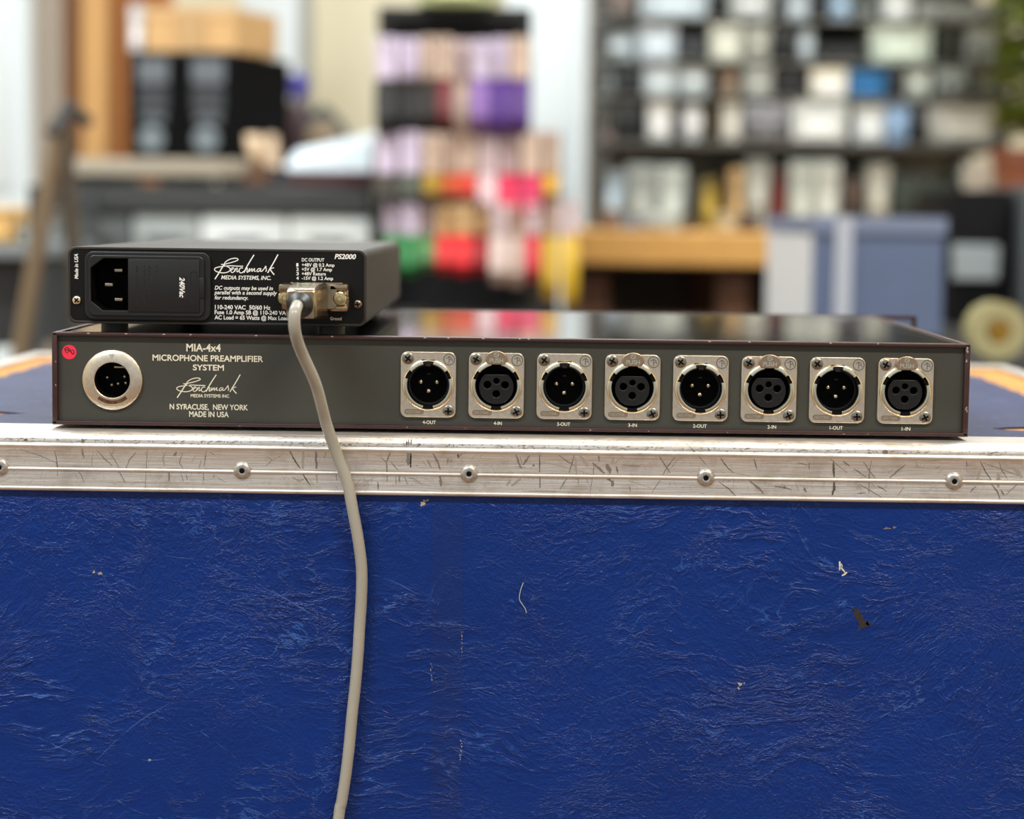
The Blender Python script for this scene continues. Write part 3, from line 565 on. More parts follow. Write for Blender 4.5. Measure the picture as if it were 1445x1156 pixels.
def cross_screw(b, c, r, h):
    b.mi = 0; b.lathe([(r, -.3), (r, h * .3), (r * .85, h * .75), (r * .5, h), (0, h * 1.05)], c, 'y', 24)
    b.mi = 1; a = rnd.uniform(0, 1.5)  # flat black cross stands in for the shade in the driver slots
    for t in (a, a + math.pi / 2):
        ca, sa = math.cos(t), math.sin(t); L, w = r * .62, r * .15; y = c[1] - h * 1.07
        b.add([(c[0] + ca * L - sa * w, y, c[2] + sa * L + ca * w), (c[0] - ca * L - sa * w, y, c[2] - sa * L + ca * w), (c[0] - ca * L + sa * w, y, c[2] - sa * L - ca * w), (c[0] + ca * L + sa * w, y, c[2] + sa * L - ca * w)], [(0, 1, 2, 3)])
def socket(female):
    """one panel socket about its own centre: flange with its sub-parts; y = 0 is the panel surface"""
    b = MB(); b.mesh(plate(rrect(-13, 13, -15.5, 15.5, 3.2), [circ(0, -.2, 9.8, 48)], 1.5, -1.5, .35, bres=2))
    fl = ppart(b, 'input_socket' if female else 'output_socket', M['nickel'])
    b = MB(); b.ring([(11.3, 1.2), (11.3, 2.3), (11.5, 2.5), (11.8, 2.4), (12.1, 2.0), (12.3, 1.2)], (0, 0, -.2), 64)
    for a0, a1 in ((39, 77), (103, 141), (163, 257), (283, 377)):
        b.ring([(9.7, .5), (9.7, 2.1), (10.0, 2.5), (11.0, 2.6), (11.4, 2.45), (11.4, .5)], (0, 0, -.2), max(6, int((a1 - a0) / 6)), a0, a1)
    sub(b, 'ring', M['nickelbright'], fl)
    b = MB(); b.ring([(9.75, 1.6), (9.75, -12), (10.4, -12), (10.4, 1.0), (11.35, 1.0), (11.35, 1.6)], (0, 0, -.2), 48); b.lathe([(10.3, -12), (10.3, -11), (0, -11)], (0, 0, -.2), 'y', 32); sub(b, 'barrel', M['hole'], fl)
    if not female: b = MB(); b.ring([(8.9, -4), (8.9, -10.5), (9.6, -10.5), (9.6, -4)], (0, 0, -.2), 40); sub(b, 'liner', M['black'], fl)
    if not female: b = MB(); b.box(-3.2, 3.2, -2.3, -.5, 9.6, 11.9, .3); b.box(-1.1, 1.1, -2.2, 4, 8.6, 9.7, .2); sub(b, 'key_slot', M['black'], fl)
    for dx, dz in ((-9.6, 12.2), (9.5, -12.4)):
        b = MB(); cross_screw(b, (dx, -1.5, dz), 2.75, .55); sub(b, 'screw', [M['screw'], M['hole']], fl)
    b = MB(); b.ring([(2.3, 1.45), (2.3, 1.6), (2.75, 1.6), (2.75, 1.45)], (9.7, 0, 12), 28)
    for p in ([(8.3, 12.4), (9.7, 13.4), (11.1, 12.4)], [(9.7, 13.4), (9.7, 10.2)], [(9.7, 11.9), (11.2, 11.9), (11.2, 10.9)]): b.ribbon(p, .4, -1.56)
    sub(b, 'emblem', M['screw'], fl)
    b = MB(); b.mesh(plate(rrect(-11.2, -2.0, -14.1, -11.6, 1.2), [], .1, -1.54)); pl = sub(b, 'name_plate', M['tab'], fl)
    b = MB(); b.add(*text_mesh('NEUTRIK', -10.4, -3.2, -13.5, 1.3, -1.58, bold=.01)); sub(b, 'stamped_text', M['nickelbright'], fl, smooth=0)
    if female:
        out = [(8.2 * math.cos(R(a)), 8.2 * math.sin(R(a)) - .9) for a in range(132, 409, 6)]
        b = MB(); b.mesh(plate(out, [circ(-4.2, .2, 1.75, 18), circ(4.1, .2, 1.75, 18), circ(0, 2.1, 1.45, 18), circ(0, -4.0, 1.75, 18)], 9, -.2, .35, bres=2)); sub(b, 'contact_insert', M['insert'], fl)
        b = MB(); e = [(5.2 * math.cos(R(a)), 12.6 + 3.9 * math.sin(R(a))) for a in range(-40, 221, 10)]; e = [(3.5, 10.0)] + e + [(-3.5, 10.0)]
        b.mesh(plate(e, [], 1.6, -3.3, .4, bres=2)); tb = sub(b, 'push_tab', M['tab'], fl)
        b = MB(); b.add(*text_mesh('PUSH', -3.2, 3.2, 11.0, 2.0, -3.34, bold=.02)); b.ring([(.85, 3.3), (.85, 3.34), (1.2, 3.34), (1.2, 3.3)], (0, 0, 14.6), 18); b.ribbon([(-.8, 15.2), (.8, 14)], .3, -3.35); sub(b, 'push_lettering', M['nickelbright'], fl, smooth=0)
    else:
        for dx, dz in ((-3.8, .9), (4.0, .9), (0, -3.4)):
            b = MB(); b.lathe([(1.2, -11), (1.2, -3.4), (.95, -2.9), (.5, -2.6), (0, -2.5)], (dx, 0, dz), 'y', 16); sub(b, 'contact_pin', M['pin'], fl)
        b = MB(); b.box(-.8, .8, 2.5, 3.2, 4.4, 5.0, .1); sub(b, 'guide_mark', M['darkgrey'], fl)
    return fl
protos = [socket(False), socket(True)]
for i, (x, z) in enumerate(XLR):
    o = protos[i] if i < 2 else copy_part(protos[i % 2], pre)
    o.location = (x / 1000, .0025, z / 1000)
    o['label'] = ('output socket with three pins, marked ' if i % 2 == 0 else 'input socket with push tab, marked ') + '%d-%s' % (4 - i // 2, 'OUT' if i % 2 == 0 else 'IN')

# ------------------------------------------------------------------ power supply (mm, local z = 0 at its feet)
ZF = 4.6
psu = root('power_supply', 'small black box power supply lying on the preamplifier, mains inlet at left', 'power supply', (-.138075, .005, CH + .0434), R(.6865))
def spart(b, name, m, parent=psu, **k): return b.build(name, m, parent, off=(0, 0, ZF), **k)
SW, SH, SD = 70.2, 36.0, 300.0
b = MB(); b.mesh(plate(rrect(-SW, SW, 0, SH, 4.0, 8), [rrect(-SW + 1.3, SW - 1.3, 1.3, SH - 1.3, 2.9, 8)], SD, -.4, .35, bres=2)); spart(b, 'shell', M['psushell'])
b = MB(); b.mesh(plate(rrect(-SW + 1.4, SW - 1.4, 1.4, SH - 1.4, 2.8, 6), [], 2, SD - 4)); spart(b, 'end_plate', M['psushell'])
CAV = [(-52.98, 30.7), (-41.5, 30.7), (-41.5, 6.4), (-53.2, 6.4), (-58.85, 10.8), (-58.85, 26.2)]
b = MB(); b.mesh(plate(rrect(-SW + 1.25, SW - 1.25, 1.25, SH - 1.25, 2.9, 8), [CAV], 1.5, 0)); spart(b, 'rear_panel', M['psupanel'], smooth=0)
for x in (-52, 52):
    for yy in (20, 270): b = MB(); b.lathe([(6.5, -ZF), (6.5, -.2), (7, .1), (0, .1)], (x, yy, 0), 'z', 20); spart(b, 'foot', M['rubber'])
for x, z in ((-65.98, 10.9), (66.09, 10.6)):
    b = MB(); cross_screw(b, (x, -.1, z), 2.2, 1.2); spart(b, 'screw', [M['nickelbright'] if x < 0 else M['screw'], M['hole']])
b = MB(); b.mesh(plate(rrect(-62.1, -2.85, 1.8, 34.0, 4.2, 8), [CAV], 1.8, -1.8, .7, bres=3)); iec = spart(b, 'mains_inlet', M['darkgrey'])
def isub(b, name, m, **k): return b.build(name, m, iec, off=(0, 0, ZF), **k)
b = MB(); b.mesh(plate(rrect(-59.9, -5.7, 3.8, 32.2, 3, 6), [CAV], 1.4, -3.1, .45, bres=2)); isub(b, 'frame', M['darkgrey'])
b = MB(); n = len(CAV); vs = [(x, -2.9, z) for x, z in CAV] + [(x, 17, z) for x, z in CAV]; b.add(vs, [(i, (i + 1) % n, (i + 1) % n + n, i + n) for i in range(n)] + [tuple(range(n, 2 * n))]); isub(b, 'cavity', M['hole'], smooth=0)
for x, z in ((-46.9, 25.0), (-51.5, 18.2), (-46.9, 11.2)):
    b = MB(); b.box(x - 1.9, x + 1.9, 2.5, 16.9, z - .75, z + .75, .3); isub(b, 'blade_pin', M['pin'])
b = MB(); b.box(-41.3, -7.8, -3.7, -2.9, 5.8, 30.6, .35); b.box(-7.9, -5.6, -3.7, -2.9, 12.7, 22.3, .3); isub(b, 'fuse_drawer', M['darkgrey'])
b = MB()
for x in (-37.2, -33.6, -31.2, -27.8):
    z = 27.6
    while z > 9: l = rnd.uniform(.6, 1.5); b.box(x - .35, x + .35, -3.78, -3.68, z - l, z); z -= l + rnd.uniform(.4, 1.4)
isub(b, 'embossed_marks', M['darkgrey'], smooth=0)['kind'] = 'stuff'
b = MB(); b.mesh(plate(rrect(-12.1, -8.8, 9.9, 25.1, .3, 3), [rrect(-11.7, -9.2, 10.3, 24.7, .2, 3)], .15, -3.82)); isub(b, 'embossed_frame', M['darkgrey'], smooth=0)
b = MB(); b.box(-18.06, -13.76, -3.82, -3.68, 12.1, 23.0); isub(b, 'voltage_label', M['blackmatte'], smooth=0)
def rot_text(body, cx, cz, length, cap, y, sign, shear=0.0, bold=0.0):
    vs, fs = text_mesh(body, -length / 2, length / 2, -cap / 2, cap, y, shear, bold)
    return [(cx - sign * z, yy, cz + sign * x) for x, yy, z in vs], fs
b = MB(); b.add(*rot_text('240Vac', -15.9, 17.6, 9.6, 2.4, -3.88, -1, .25, .03)); isub(b, 'voltage_text', M['inkwhite'], smooth=0)
b = MB(); b.add(*rot_text('Made in USA', -66.25, 26.7, 11.8, 1.75, -.06, 1, .2, .02)); spart(b, 'printed_text', M['inkwhite'], smooth=0)
PSU_TEXT = [('MEDIA SYSTEMS, INC.',1.8,25.21,21.53,1.83,1), ('DC outputs may be used in',-1.23,26.19,16.66,1.8,1), ('parallel with a second supply',-1.37,28.16,14.47,1.8,1), ('for redundancy.',-1.24,14.56,12.06,1.79,1), ('110-240 VAC  50/60 Hz',-1.1,25.01,7.49,1.93,0), ('Fuse 1.0 Amp SB @ 110-240 VAC',-1.24,33.98,5.14,1.87,0), ('AC Load = 65 Watts @ Max Load',-1.24,33.46,2.67,1.87,0),
 ('PS2000',55.07,65.21,31.79,2.26,1), ('DC OUTPUT',39.7,50.25,30.4,1.56,0), ('1',37.11,38.11,28.0,1.53,0), ('+48V @ 0.2 Amp',39.71,55.08,28.04,1.53,0), ('2',37.12,38.32,25.94,1.53,0), ('+5V @ 1.7 Amp',39.71,53.9,25.97,1.53,0), ('3',37.12,38.32,23.88,1.53,0), ('+48V Return',39.72,50.98,23.89,1.53,0), ('4',37.13,38.33,21.75,1.53,0), ('-15V @ 1.2 Amp',39.73,54.45,21.79,1.53,0), ('Ground',53.21,58.55,2.97,1.5,0)]
for s, x0, x1, z, cap, it in PSU_TEXT:
    b = MB(); b.add(*text_mesh(s, x0, x1, z, cap, -.06, shear=.22 if it else 0, bold=.03 if s == 'PS2000' else .02)); spart(b, 'printed_text', M['inkwhite'], smooth=0)
b = MB(); logo(b, -1.41, 33.58, 28.72, 21.36, -.06, .95); spart(b, 'printed_script', M['inkwhite'], smooth=0)
b = MB(); b.box(34.5, 59, -.9, .1, 8.2, 20.6, .3); spart(b, 'output_connector', M['screw'])

# ------------------------------------------------------------------ power cable with plug (mm, world x and y, z from CH)
cab = root('power_cable', 'beige grey cable with bronze metal plug, hanging from the power supply down the case', 'cable', (-.0945, -.02, 0))
def kpart(b, name, m, parent=cab, **k): return b.build(name, m, parent, off=(94.5, 20, CH * 1000), **k)
def octo(x0, x1, z0, z1, y, c): return [(x0 + c, y, z0), (x1 - c, y, z0), (x1, y, z0 + c), (x1, y, z1 - c), (x1 - c, y, z1), (x0 + c, y, z1), (x0, y, z1 - c), (x0, y, z0 + c)]
b = MB(); b.loft([octo(-101.0, -84.6, 52.6, 69.0, -7, 1.2), octo(-101.2, -84.6, 52.6, 69.2, -13, 1.2), octo(-100.9, -86.0, 53.2, 68.6, -24, 1.4), octo(-100.6, -86.6, 53.6, 67.4, -38, 1.0), octo(-100.0, -87.0, 54.0, 66.6, -42, .8), octo(-99.4, -87.6, 54.6, 66.0, -42.8, .6)])
hood = kpart(b, 'plug_hood', M['gold'])
b = MB(); b.box(-107.0, -75.6, -2, 4.4, 56, 68.2, .8); kpart(b, 'plug_flange', M['gold'])
b = MB(); b.loft([octo(-101.2, -79.5, 57, 67.4, -2, 1.5), octo(-101.2, -80.5, 57, 67.4, -9, 1.5)]); kpart(b, 'plug_shoulder', M['gold'])
for x in (-104.6, -78.9):
    b = MB(); b.lathe([(2.7, 0), (2.7, 3.2), (3.2, 3.6), (3.2, 8.6), (2.7, 9.2), (1.2, 9.3), (1.0, 8.6), (0, 8.6)], (x, -2, 61.8), 'y', 18); b.lathe([(3.6, 1.0), (3.6, 2.6), (2, 2.6)], (x, -2, 61.8), 'y', 6); kpart(b, 'jack_screw', M['goldbright'])
b = MB(); b.box(-107.2, -101.3, -12, -2, 64.4, 68.2, .8); b.box(-84.2, -75.6, -9, -2, 65.2, 68.4, .8); b.box(-84.2, -75.6, -8, -2, 55.6, 58.6, .8); kpart(b, 'screw_lug', M['gold'])
b = MB(); b.blob((-94, -17), 3.1, 1.2, 0, 12, .3)
v = [(x, z, 69.05 - .0) for x, _, z in b.v]; b.v = [(x, yy - 4, 69.28 + (yy - 4 + 13) * (.6 / 11)) for x, yy, _ in v]; kpart(b, 'paint_dab', M['green'], smooth=0)
b = MB(); b.lathe([(6.0, 0), (6.0, 1.2), (5.4, 2.2), (4.2, 4.0), (3.4, 6.5), (2.8, 7.0), (0, 7.0)], (-93.8, -42.5, 60.0), 'y', 32); kpart(b, 'strain_relief', M['rubber'])
CABLE = [(-93.9,-42,60.4), (-94.3,-49,60.0), (-94.9,-54,56.6), (-94.9,-54,50.5), (-94.1,-50,44.3), (-92.6,-45,38.6), (-90.5,-41,32.8), (-88.4,-37,27.0), (-86.8,-33,21.2), (-85.0,-28,12.1), (-83.4,-24,4.2), (-79.2,-20,-9.3), (-74.3,-18.8,-22.6), (-71.6,-18.5,-36.2), (-69.1,-18,-49.7), (-67.5,-17,-63.5), (-67.6,-16.5,-77.2), (-68.4,-16,-91.1), (-69.1,-16,-104.8), (-70.2,-16,-118.6), (-71.6,-16,-132.4), (-72.8,-16,-146.5), (-74.3,-16,-160.5), (-76.3,-16,-174.5), (-78,-16.5,-186), (-84,-20,-260), (-86,-26,-400), (-70,-30,-600), (-60,-34,-780), (-62,-44,-835), (-75,-72,-855), (-120,-130,-857), (-200,-180,-857)]
b = MB(); b.tube(smooth_path(CABLE, 6), 2.72, 16); kpart(b, 'cable_sheath', M['cable'])

# ------------------------------------------------------------------ background workshop (metres)
_mc = {}
def cm(col, rough=.6, metal=0.0):
    k = (col, rough, metal)
    if k not in _mc: _mc[k] = mat('paint_%d_%d_%d' % col, S(*col), rough, metal)
    return _mc[k]
def rect(px0, px1, py0, py1, Y):
    c = ((px0 + px1) / 2, (py0 + py1) / 2)
    return at(px0, c[1], Y).x, at(px1, c[1], Y).x, at(c[0], py1, Y).z, at(c[0], py0, Y).z
def shade(c, k): return tuple(int(max(0, min(255, v * k))) for v in c)
def item(kind, name, label, cat, x0, x1, z0, z1, Y, depth, col, group=None, face=None, rz=0.0):
    """a box-like thing standing at z0 with its front at Y"""
    w = x1 - x0; h = z1 - z0; t = root(name, label, cat, ((x0 + x1) / 2, Y + depth / 2, z0), rz, group)
    X, D = w / 2, depth / 2; face = face or shade(col, 1.25); P = lambda b, n, m: b.build(n, m, t)
    if kind == 'carton':
        b = MB(1); b.box(-X, X, -D, D, 0, h * .96, min(.004, w * .05), 1); P(b, 'body', cm(col))
        b = MB(1); b.box(-X * 1.02, X * 1.02, -D * 1.02, D * 1.02, h * .8, h, min(.004, w * .05), 1); P(b, 'lid', cm(shade(col, 1.06)))
        b = MB(1); b.box(-X * .55, X * .55, -D * 1.02 - .0012, -D, h * .2, h * .55); P(b, 'paper_label', cm(face))
    elif kind == 'bin':
        b = MB(1); b.loft([[(-X * .86, -D * .9, 0), (X * .86, -D * .9, 0), (X * .86, D * .9, 0), (-X * .86, D * .9, 0)], [(-X, -D, h * .9), (X, -D, h * .9), (X, D, h * .9), (-X, D, h * .9)]]); P(b, 'body', cm(col, .45))
        b = MB(1); b.mesh(plate([(-X * 1.03, -D * 1.03), (X * 1.03, -D * 1.03), (X * 1.03, D * 1.03), (-X * 1.03, D * 1.03)], [[(-X * .9, -D * .9), (X * .9, -D * .9), (X * .9, D * .9), (-X * .9, D * .9)]], h * .1, h, flat=True)); P(b, 'rim', cm(shade(col, .85), .45))
        b = MB(1); b.box(-X * .45, X * .45, -D * 1.03, -D * .93, h * .35, h * .65); P(b, 'paper_label', cm(face))
    elif kind == 'unit':
        b = MB(1); b.box(-X, X, -D, D, h * .03, h, min(.006, w * .08), 2); P(b, 'housing', cm(col, .45))
        b = MB(1); b.box(-X * .93, X * .93, -D - .003, -D + .001, h * .1, h * .93, .002, 1); P(b, 'face_plate', cm(face, .5))
        for sx in (-.5, .5):
            b = MB(1); b.lathe([(h * .12, 0), (h * .12, .012), (h * .09, .016), (0, .016)], (X * sx, -D - .003, h * .35), 'y', 14); P(b, 'knob', cm(shade(face, .35), .4))
            b = MB(1); b.box(X * sx - w * .06, X * sx + w * .06, -D * .8, D * .8, 0, h * .035); P(b, 'foot', cm((25, 25, 25)))
    elif kind == 'tub':
        b = MB(1); r = min(X, D); b.lathe([(r * .86, 0), (r * .9, .003), (r, h * .82), (r, h * .84)], (0, 0, 0), 'z', 22); P(b, 'body', cm(col, .45))
        b = MB(1); b.lathe([(r * 1.04, h * .82), (r * 1.04, h * .97), (r * .98, h), (0, h)], (0, 0, 0), 'z', 22); P(b, 'lid', cm(shade(col, .7), .45))
        b = MB(1); b.ring([(r * 1.0, -h * .6), (r * 1.01, -h * .6), (r * 1.01, -h * .3), (r * 1.0, -h * .3)], (0, 0, 0), 22)
        b.v = [(x, z, -yy * -1) for x, yy, z in b.v]; P(b, 'paper_label', cm(face))
    return t

# --- right: workbench and shelving
BZ = at(950, 326, 2.4).z
bx0 = at(803, 340, 2.4).x; bx1 = 2.4
benchw = mat('pine_bench', S(214, 160, 84), .55, var=.22, vscale=20, stretch=(1, 8, 8))
bench = root('workbench', 'pine workbench with a thick front edge under the grey shelving', 'workbench', ((bx0 + bx1) / 2, 2.8, 0))
def wpart(x0, x1, y0, y1, z0, z1, name, m, par, bev=.004):
    b = MB(1); b.box(x0 - par.location.x, x1 - par.location.x, y0 - par.location.y, y1 - par.location.y, z0 - par.location.z, z1 - par.location.z, bev, 1); return b.build(name, m, par)
for k in range(4): wpart(bx0, bx1, 2.4 + .2 * k, 2.597 + .2 * k, BZ - .056, BZ, 'plank', benchw, bench)
brownw = mat('brown_timber', S(98, 62, 36), .6, var=.3, vscale=15)
for lx in (at(838, 400, 2.45).x, at(1036, 400, 2.45).x, 1.2, 2.3):
    for ly in (2.45, 3.08): wpart(lx - .025, lx + .025, ly, ly + .06, 0, BZ - .056, 'leg', brownw, bench)
wpart(bx0 + .02, bx1, 2.46, 2.48, .72, .80, 'rail', brownw, bench)
wpart(bx0, bx1, 3.1, 3.14, .1, BZ - .06, 'back_board', cm((74, 68, 62)), bench)
wpart(bx0 + .03, bx1, 2.6, 3.08, .62, .64, 'shelf_board', cm((52, 48, 44)), bench)
SY = 2.75
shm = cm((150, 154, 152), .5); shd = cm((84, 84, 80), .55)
sx0 = at(838, 200, SY).x; sx1 = at(1424, 200, SY).x
unit = root('shelving_unit', 'tall grey metal shelving unit crowded with boxes and equipment, standing on the workbench', 'shelving', ((sx0 + sx1) / 2, SY + .17, BZ))
shz = {}
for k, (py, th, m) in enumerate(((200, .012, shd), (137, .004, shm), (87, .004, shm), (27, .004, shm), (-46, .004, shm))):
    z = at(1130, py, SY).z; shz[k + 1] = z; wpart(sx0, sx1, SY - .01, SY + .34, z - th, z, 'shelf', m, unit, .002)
for lx in (sx0, sx1 - .025):
    for ly in (SY, SY + .31): wpart(lx, lx + .025, ly, ly + .025, BZ, shz[5], 'upright', cm((70, 72, 70), .5), unit, .002)
wpart(at(994, 150, SY).x, at(1022, 150, SY).x, SY + .30, SY + .31, BZ, shz[5], 'brace', cm((170, 174, 160)), unit, .002)
wpart(sx0, sx1, SY + .335, SY + .343, BZ, shz[5], 'back_sheet', cm((165, 172, 170)), unit, .002)
shz[0] = BZ
LG, WG, MG, DK = (168, 178, 182), (205, 210, 206), (116, 120, 122), (28, 30, 30)
ROWS = {
 4: [(842, 895, -14, (108, 96, 90), 'unit', 'brown grey'), (903, 1000, -20, (186, 198, 204), 'carton', 'pale blue grey'), (1002, 1024, -22, DK, 'unit', 'black'), (1028, 1090, -14, WG, 'bin', 'off white'), (1094, 1108, -16, DK, 'carton', 'black'), (1110, 1142, -12, LG, 'carton', 'light grey'), (1144, 1169, 4, DK, 'unit', 'black'), (1171, 1202, -10, (160, 184, 205), 'bin', 'light blue'), (1206, 1238, -4, (92, 96, 92), 'carton', 'dark grey'), (1246, 1287, -14, WG, 'carton', 'off white'), (1292, 1420, 2, (128, 130, 126), 'unit', 'grey')],
 3: [(845, 898, 46, (176, 186, 190), 'bin', 'light grey'), (901, 955, 42, (188, 198, 204), 'carton', 'pale grey'), (958, 998, 52, (46, 48, 50), 'unit', 'charcoal'), (1002, 1048, 30, (196, 198, 184), 'carton', 'beige white'), (1052, 1088, 44, (168, 170, 160), 'bin', 'greyish beige'), (1091, 1123, 44, DK, 'unit', 'black'), (1126, 1150, 34, LG, 'tub', 'light grey'), (1153, 1224, 62, DK, 'unit', 'black'), (1229, 1316, 26, (192, 204, 190), 'carton', 'pale green'), (1321, 1358, 48, (44, 48, 42), 'bin', 'dark green'), (1361, 1419, 36, (138, 142, 138), 'unit', 'grey')],
 2: [(842, 866, 92, LG, 'tub', 'light grey'), (868, 905, 102, (34, 36, 38), 'unit', 'black'), (908, 954, 92, (180, 188, 190), 'carton', 'light grey'), (957, 1000, 94, (192, 200, 200), 'bin', 'pale grey'), (1016, 1043, 96, (120, 100, 82), 'carton', 'brown'), (1050, 1090, 90, (150, 154, 148), 'carton', 'grey beige'), (1094, 1137, 94, (24, 24, 26), 'unit', 'black'), (1144, 1196, 92, (226, 222, 204), 'carton', 'cream'), (1198, 1252, 92, (30, 98, 148), 'carton', 'bright blue'), (1255, 1275, 92, (40, 42, 40), 'unit', 'black'), (1278, 1314, 90, (196, 204, 196), 'bin', 'pale'), (1320, 1366, 92, (120, 128, 126), 'unit', 'grey'), (1369, 1418, 92, (98, 102, 98), 'bin', 'dark grey')],
 1: [(848, 864, 186, (150, 120, 126), 'carton', 'dusty pink'), (867, 905, 146, (34, 36, 36), 'unit', 'black'), (914, 947, 148, (206, 208, 204), 'carton', 'white'), (949, 961, 152, DK, 'carton', 'black'), (963, 992, 152, (204, 208, 206), 'tub', 'white'), (1003, 1016, 150, (70, 58, 38), 'tub', 'brown'), (1019, 1045, 152, (190, 188, 178), 'carton', 'beige'), (1050, 1112, 146, (112, 114, 118), 'unit', 'mid grey'), (1117, 1196, 142, (198, 204, 202), 'carton', 'white'), (1207, 1249, 142, (196, 202, 202), 'carton', 'off white'), (1251, 1284, 142, (140, 172, 208), 'bin', 'light blue'), (1287, 1305, 144, (52, 54, 56), 'unit', 'charcoal'), (1310, 1418, 142, (186, 190, 186), 'carton', 'wide white')],
 0: [(849, 880, 242, (160, 180, 196), 'bin', 'pale blue'), (885, 928, 232, (138, 146, 144), 'carton', 'grey'), (931, 968, 234, (166, 176, 172), 'carton', 'light grey'), (970, 986, 256, (40, 42, 42), 'unit', 'black'), (989, 1013, 252, (166, 144, 66), 'tub', 'mustard'), (1030, 1049, 238, (168, 142, 100), 'carton', 'tan'), (1053, 1086, 226, (160, 166, 160), 'bin', 'light grey'), (1090, 1110, 238, (92, 36, 34), 'tub', 'dark red'), (1114, 1150, 228, (158, 166, 160), 'carton', 'light grey'), (1152, 1185, 228, (170, 176, 170), 'carton', 'light grey'), (1189, 1220, 252, (58, 46, 38), 'unit', 'dark brown'), (1224, 1256, 232, (168, 172, 164), 'bin', 'light grey'), (1260, 1354, 250, (38, 48, 44), 'unit', 'dark green'), (1360, 1414, 230, (204, 206, 202), 'carton', 'white')]}
ORD = ['leftmost', 'second from the left', 'third from the left', 'fourth from the left', 'fifth from the left', 'sixth from the left', 'seventh from the left', 'eighth from the left', 'ninth from the left', 'tenth from the left', 'eleventh from the left', 'twelfth from the left', 'thirteenth from the left', 'fourteenth from the left']
RN = {4: 'top visible shelf', 3: 'second shelf from the top', 2: 'third shelf from the top', 1: 'dark lowest shelf', 0: 'bench under the shelves'}
KN = {'carton': ('storage_box', 'storage box', 'box'), 'bin': ('storage_bin', 'plastic bin', 'bin'), 'unit': ('equipment_unit', 'equipment unit with knobs', 'equipment'), 'tub': ('storage_tub', 'round lidded tub', 'tub')}
for r, its in ROWS.items():
    for i, (a0, a1, top, col, kind, cn) in enumerate(its):
        Y = SY + rnd.uniform(.0, .012); x0, x1, _, z1 = rect(a0, a1, top, top + 40, Y); nm, kn, cat = KN[kind]; gap = shz[r + 1] - z1; z1 = shz[r + 1] - (.005 if r else .014) - rnd.uniform(0, .006) if gap < .024 else z1
        item(kind, nm, '%s %s on the %s, %s' % (cn, kn, RN[r], ORD[i]), cat, x0, x1, shz[r], z1, Y, .22 if kind != 'tub' else (x1 - x0), col, 'things on the grey shelving')
# small things along the front of the bench
for a0, a1, top, col, kind, cn in ((850, 874, 300, (120, 92, 76), 'carton', 'brown'), (880, 906, 306, (120, 130, 146), 'bin', 'blue grey'), (912, 940, 298, (150, 154, 148), 'unit', 'grey'), (960, 980, 304, (96, 84, 66), 'tub', 'olive brown'), (1016, 1040, 300, (166, 150, 120), 'carton', 'sand coloured'), (1046, 1074, 304, (70, 50, 40), 'unit', 'dark brown')):
    Y = 2.45; x0, x1, _, z1 = rect(a0, a1, top, top + 26, Y); nm, kn, cat = KN[kind]
    item(kind, nm, 'small %s %s at the front edge of the workbench' % (cn, kn.replace(' with knobs', '')), cat, x0, x1, BZ, z1, Y, .08 if kind != 'tub' else x1 - x0, col, 'small things along the bench edge')
# a trailing plant at the right end of the shelving
pl = root('potted_plant', 'leafy yellow green potted plant beside the right end of the shelving', 'plant', (at(1466, 100, 2.55).x, 2.55, BZ))
b = MB(1); b.lathe([(.05, 0), (.07, .12), (.075, .12), (.075, .14), (0, .13)], (0, 0, 0), 'z', 20); b.build('pot', cm((120, 70, 50)), pl)
b = MB(1); b.tube([(0, 0, .12), (.01, 0, .3), (-.01, .01, .55)], .008, 8); b.build('stem', cm((80, 90, 40)), pl)
lf = MB(1)
for k in range(900):
    a = rnd.uniform(0, 6.28); zz = rnd.uniform(.16, .62); rr = rnd.uniform(.01, .06); p = Vector((rr * math.cos(a), rr * math.sin(a), zz)); d = Vector((math.cos(a), math.sin(a), rnd.uniform(-.5, .6))).normalized() * .05; sd = d.cross(Vector((0, 0, 1)))  .normalized() * .017
    lf.add([p, p + d * .5 + sd, p + d, p + d * .5 - sd], [(0, 1, 2, 3)])
o = lf.build('foliage', mat('leaf_green', S(118, 134, 30), .5), pl, smooth=0); o['kind'] = 'stuff'

# --- blue box on a black chest, dark cabinet and cable reel at the right
tk = root('black_chest', 'low black chest under the slate blue box', 'chest', (at(1224, 440, 1.75).x, 1.75, 0))
TZ = at(1240, 478, 1.55).z
b = MB(1); b.box(-.145, .145, -.25, .25, .02, TZ - .06, .01, 2); b.build('body', cm((22, 22, 24), .5), tk)
b = MB(1); b.box(-.15, .15, -.255, .255, TZ - .06, TZ, .01, 2); b.build('lid', cm((28, 28, 30), .5), tk)
for s in (-.07, .07): b = MB(1); b.box(s - .02, s + .02, -.262, -.254, TZ - .1, TZ - .03, .002, 1); b.build('latch', cm((150, 150, 150), .35, .9), tk)
for s in (-.1, .1): b = MB(1); b.box(s - .03, s + .03, -.24, .24, 0, .02); b.build('foot', cm((15, 15, 15)), tk)
x0, x1, z0, z1 = rect(1150, 1335, 306, 478, 1.6)
bb = root('slate_blue_box', 'large slate blue box with a pale vertical strip, standing on the black chest', 'box', ((x0 + x1) / 2, 1.62, TZ))
X = (x1 - x0) / 2; h = z1 - TZ; sk = -.030
blue = mat('slate_blue_cloth', S(88, 101, 130), .7, var=.08, vscale=20)
foot = [(-X, 0), (X, 0), (X + sk, .24), (-X + sk * 1.0, .24)]
b = MB(1); b.prism(foot, 0, h - .02, 'z'); b.build('body', blue, bb)
b = MB(1); b.prism([(-X - .003, -.003), (X + .003, -.003), (X + sk + .003, .243), (-X + sk - .003, .243)], h - .02, h, 'z'); b.build('lid', mat('slate_blue_lid', S(112, 122, 146), .6), bb)
xs = at(1181, 370, 1.6).x - bb.location.x; xe = at(1205, 370, 1.6).x - bb.location.x
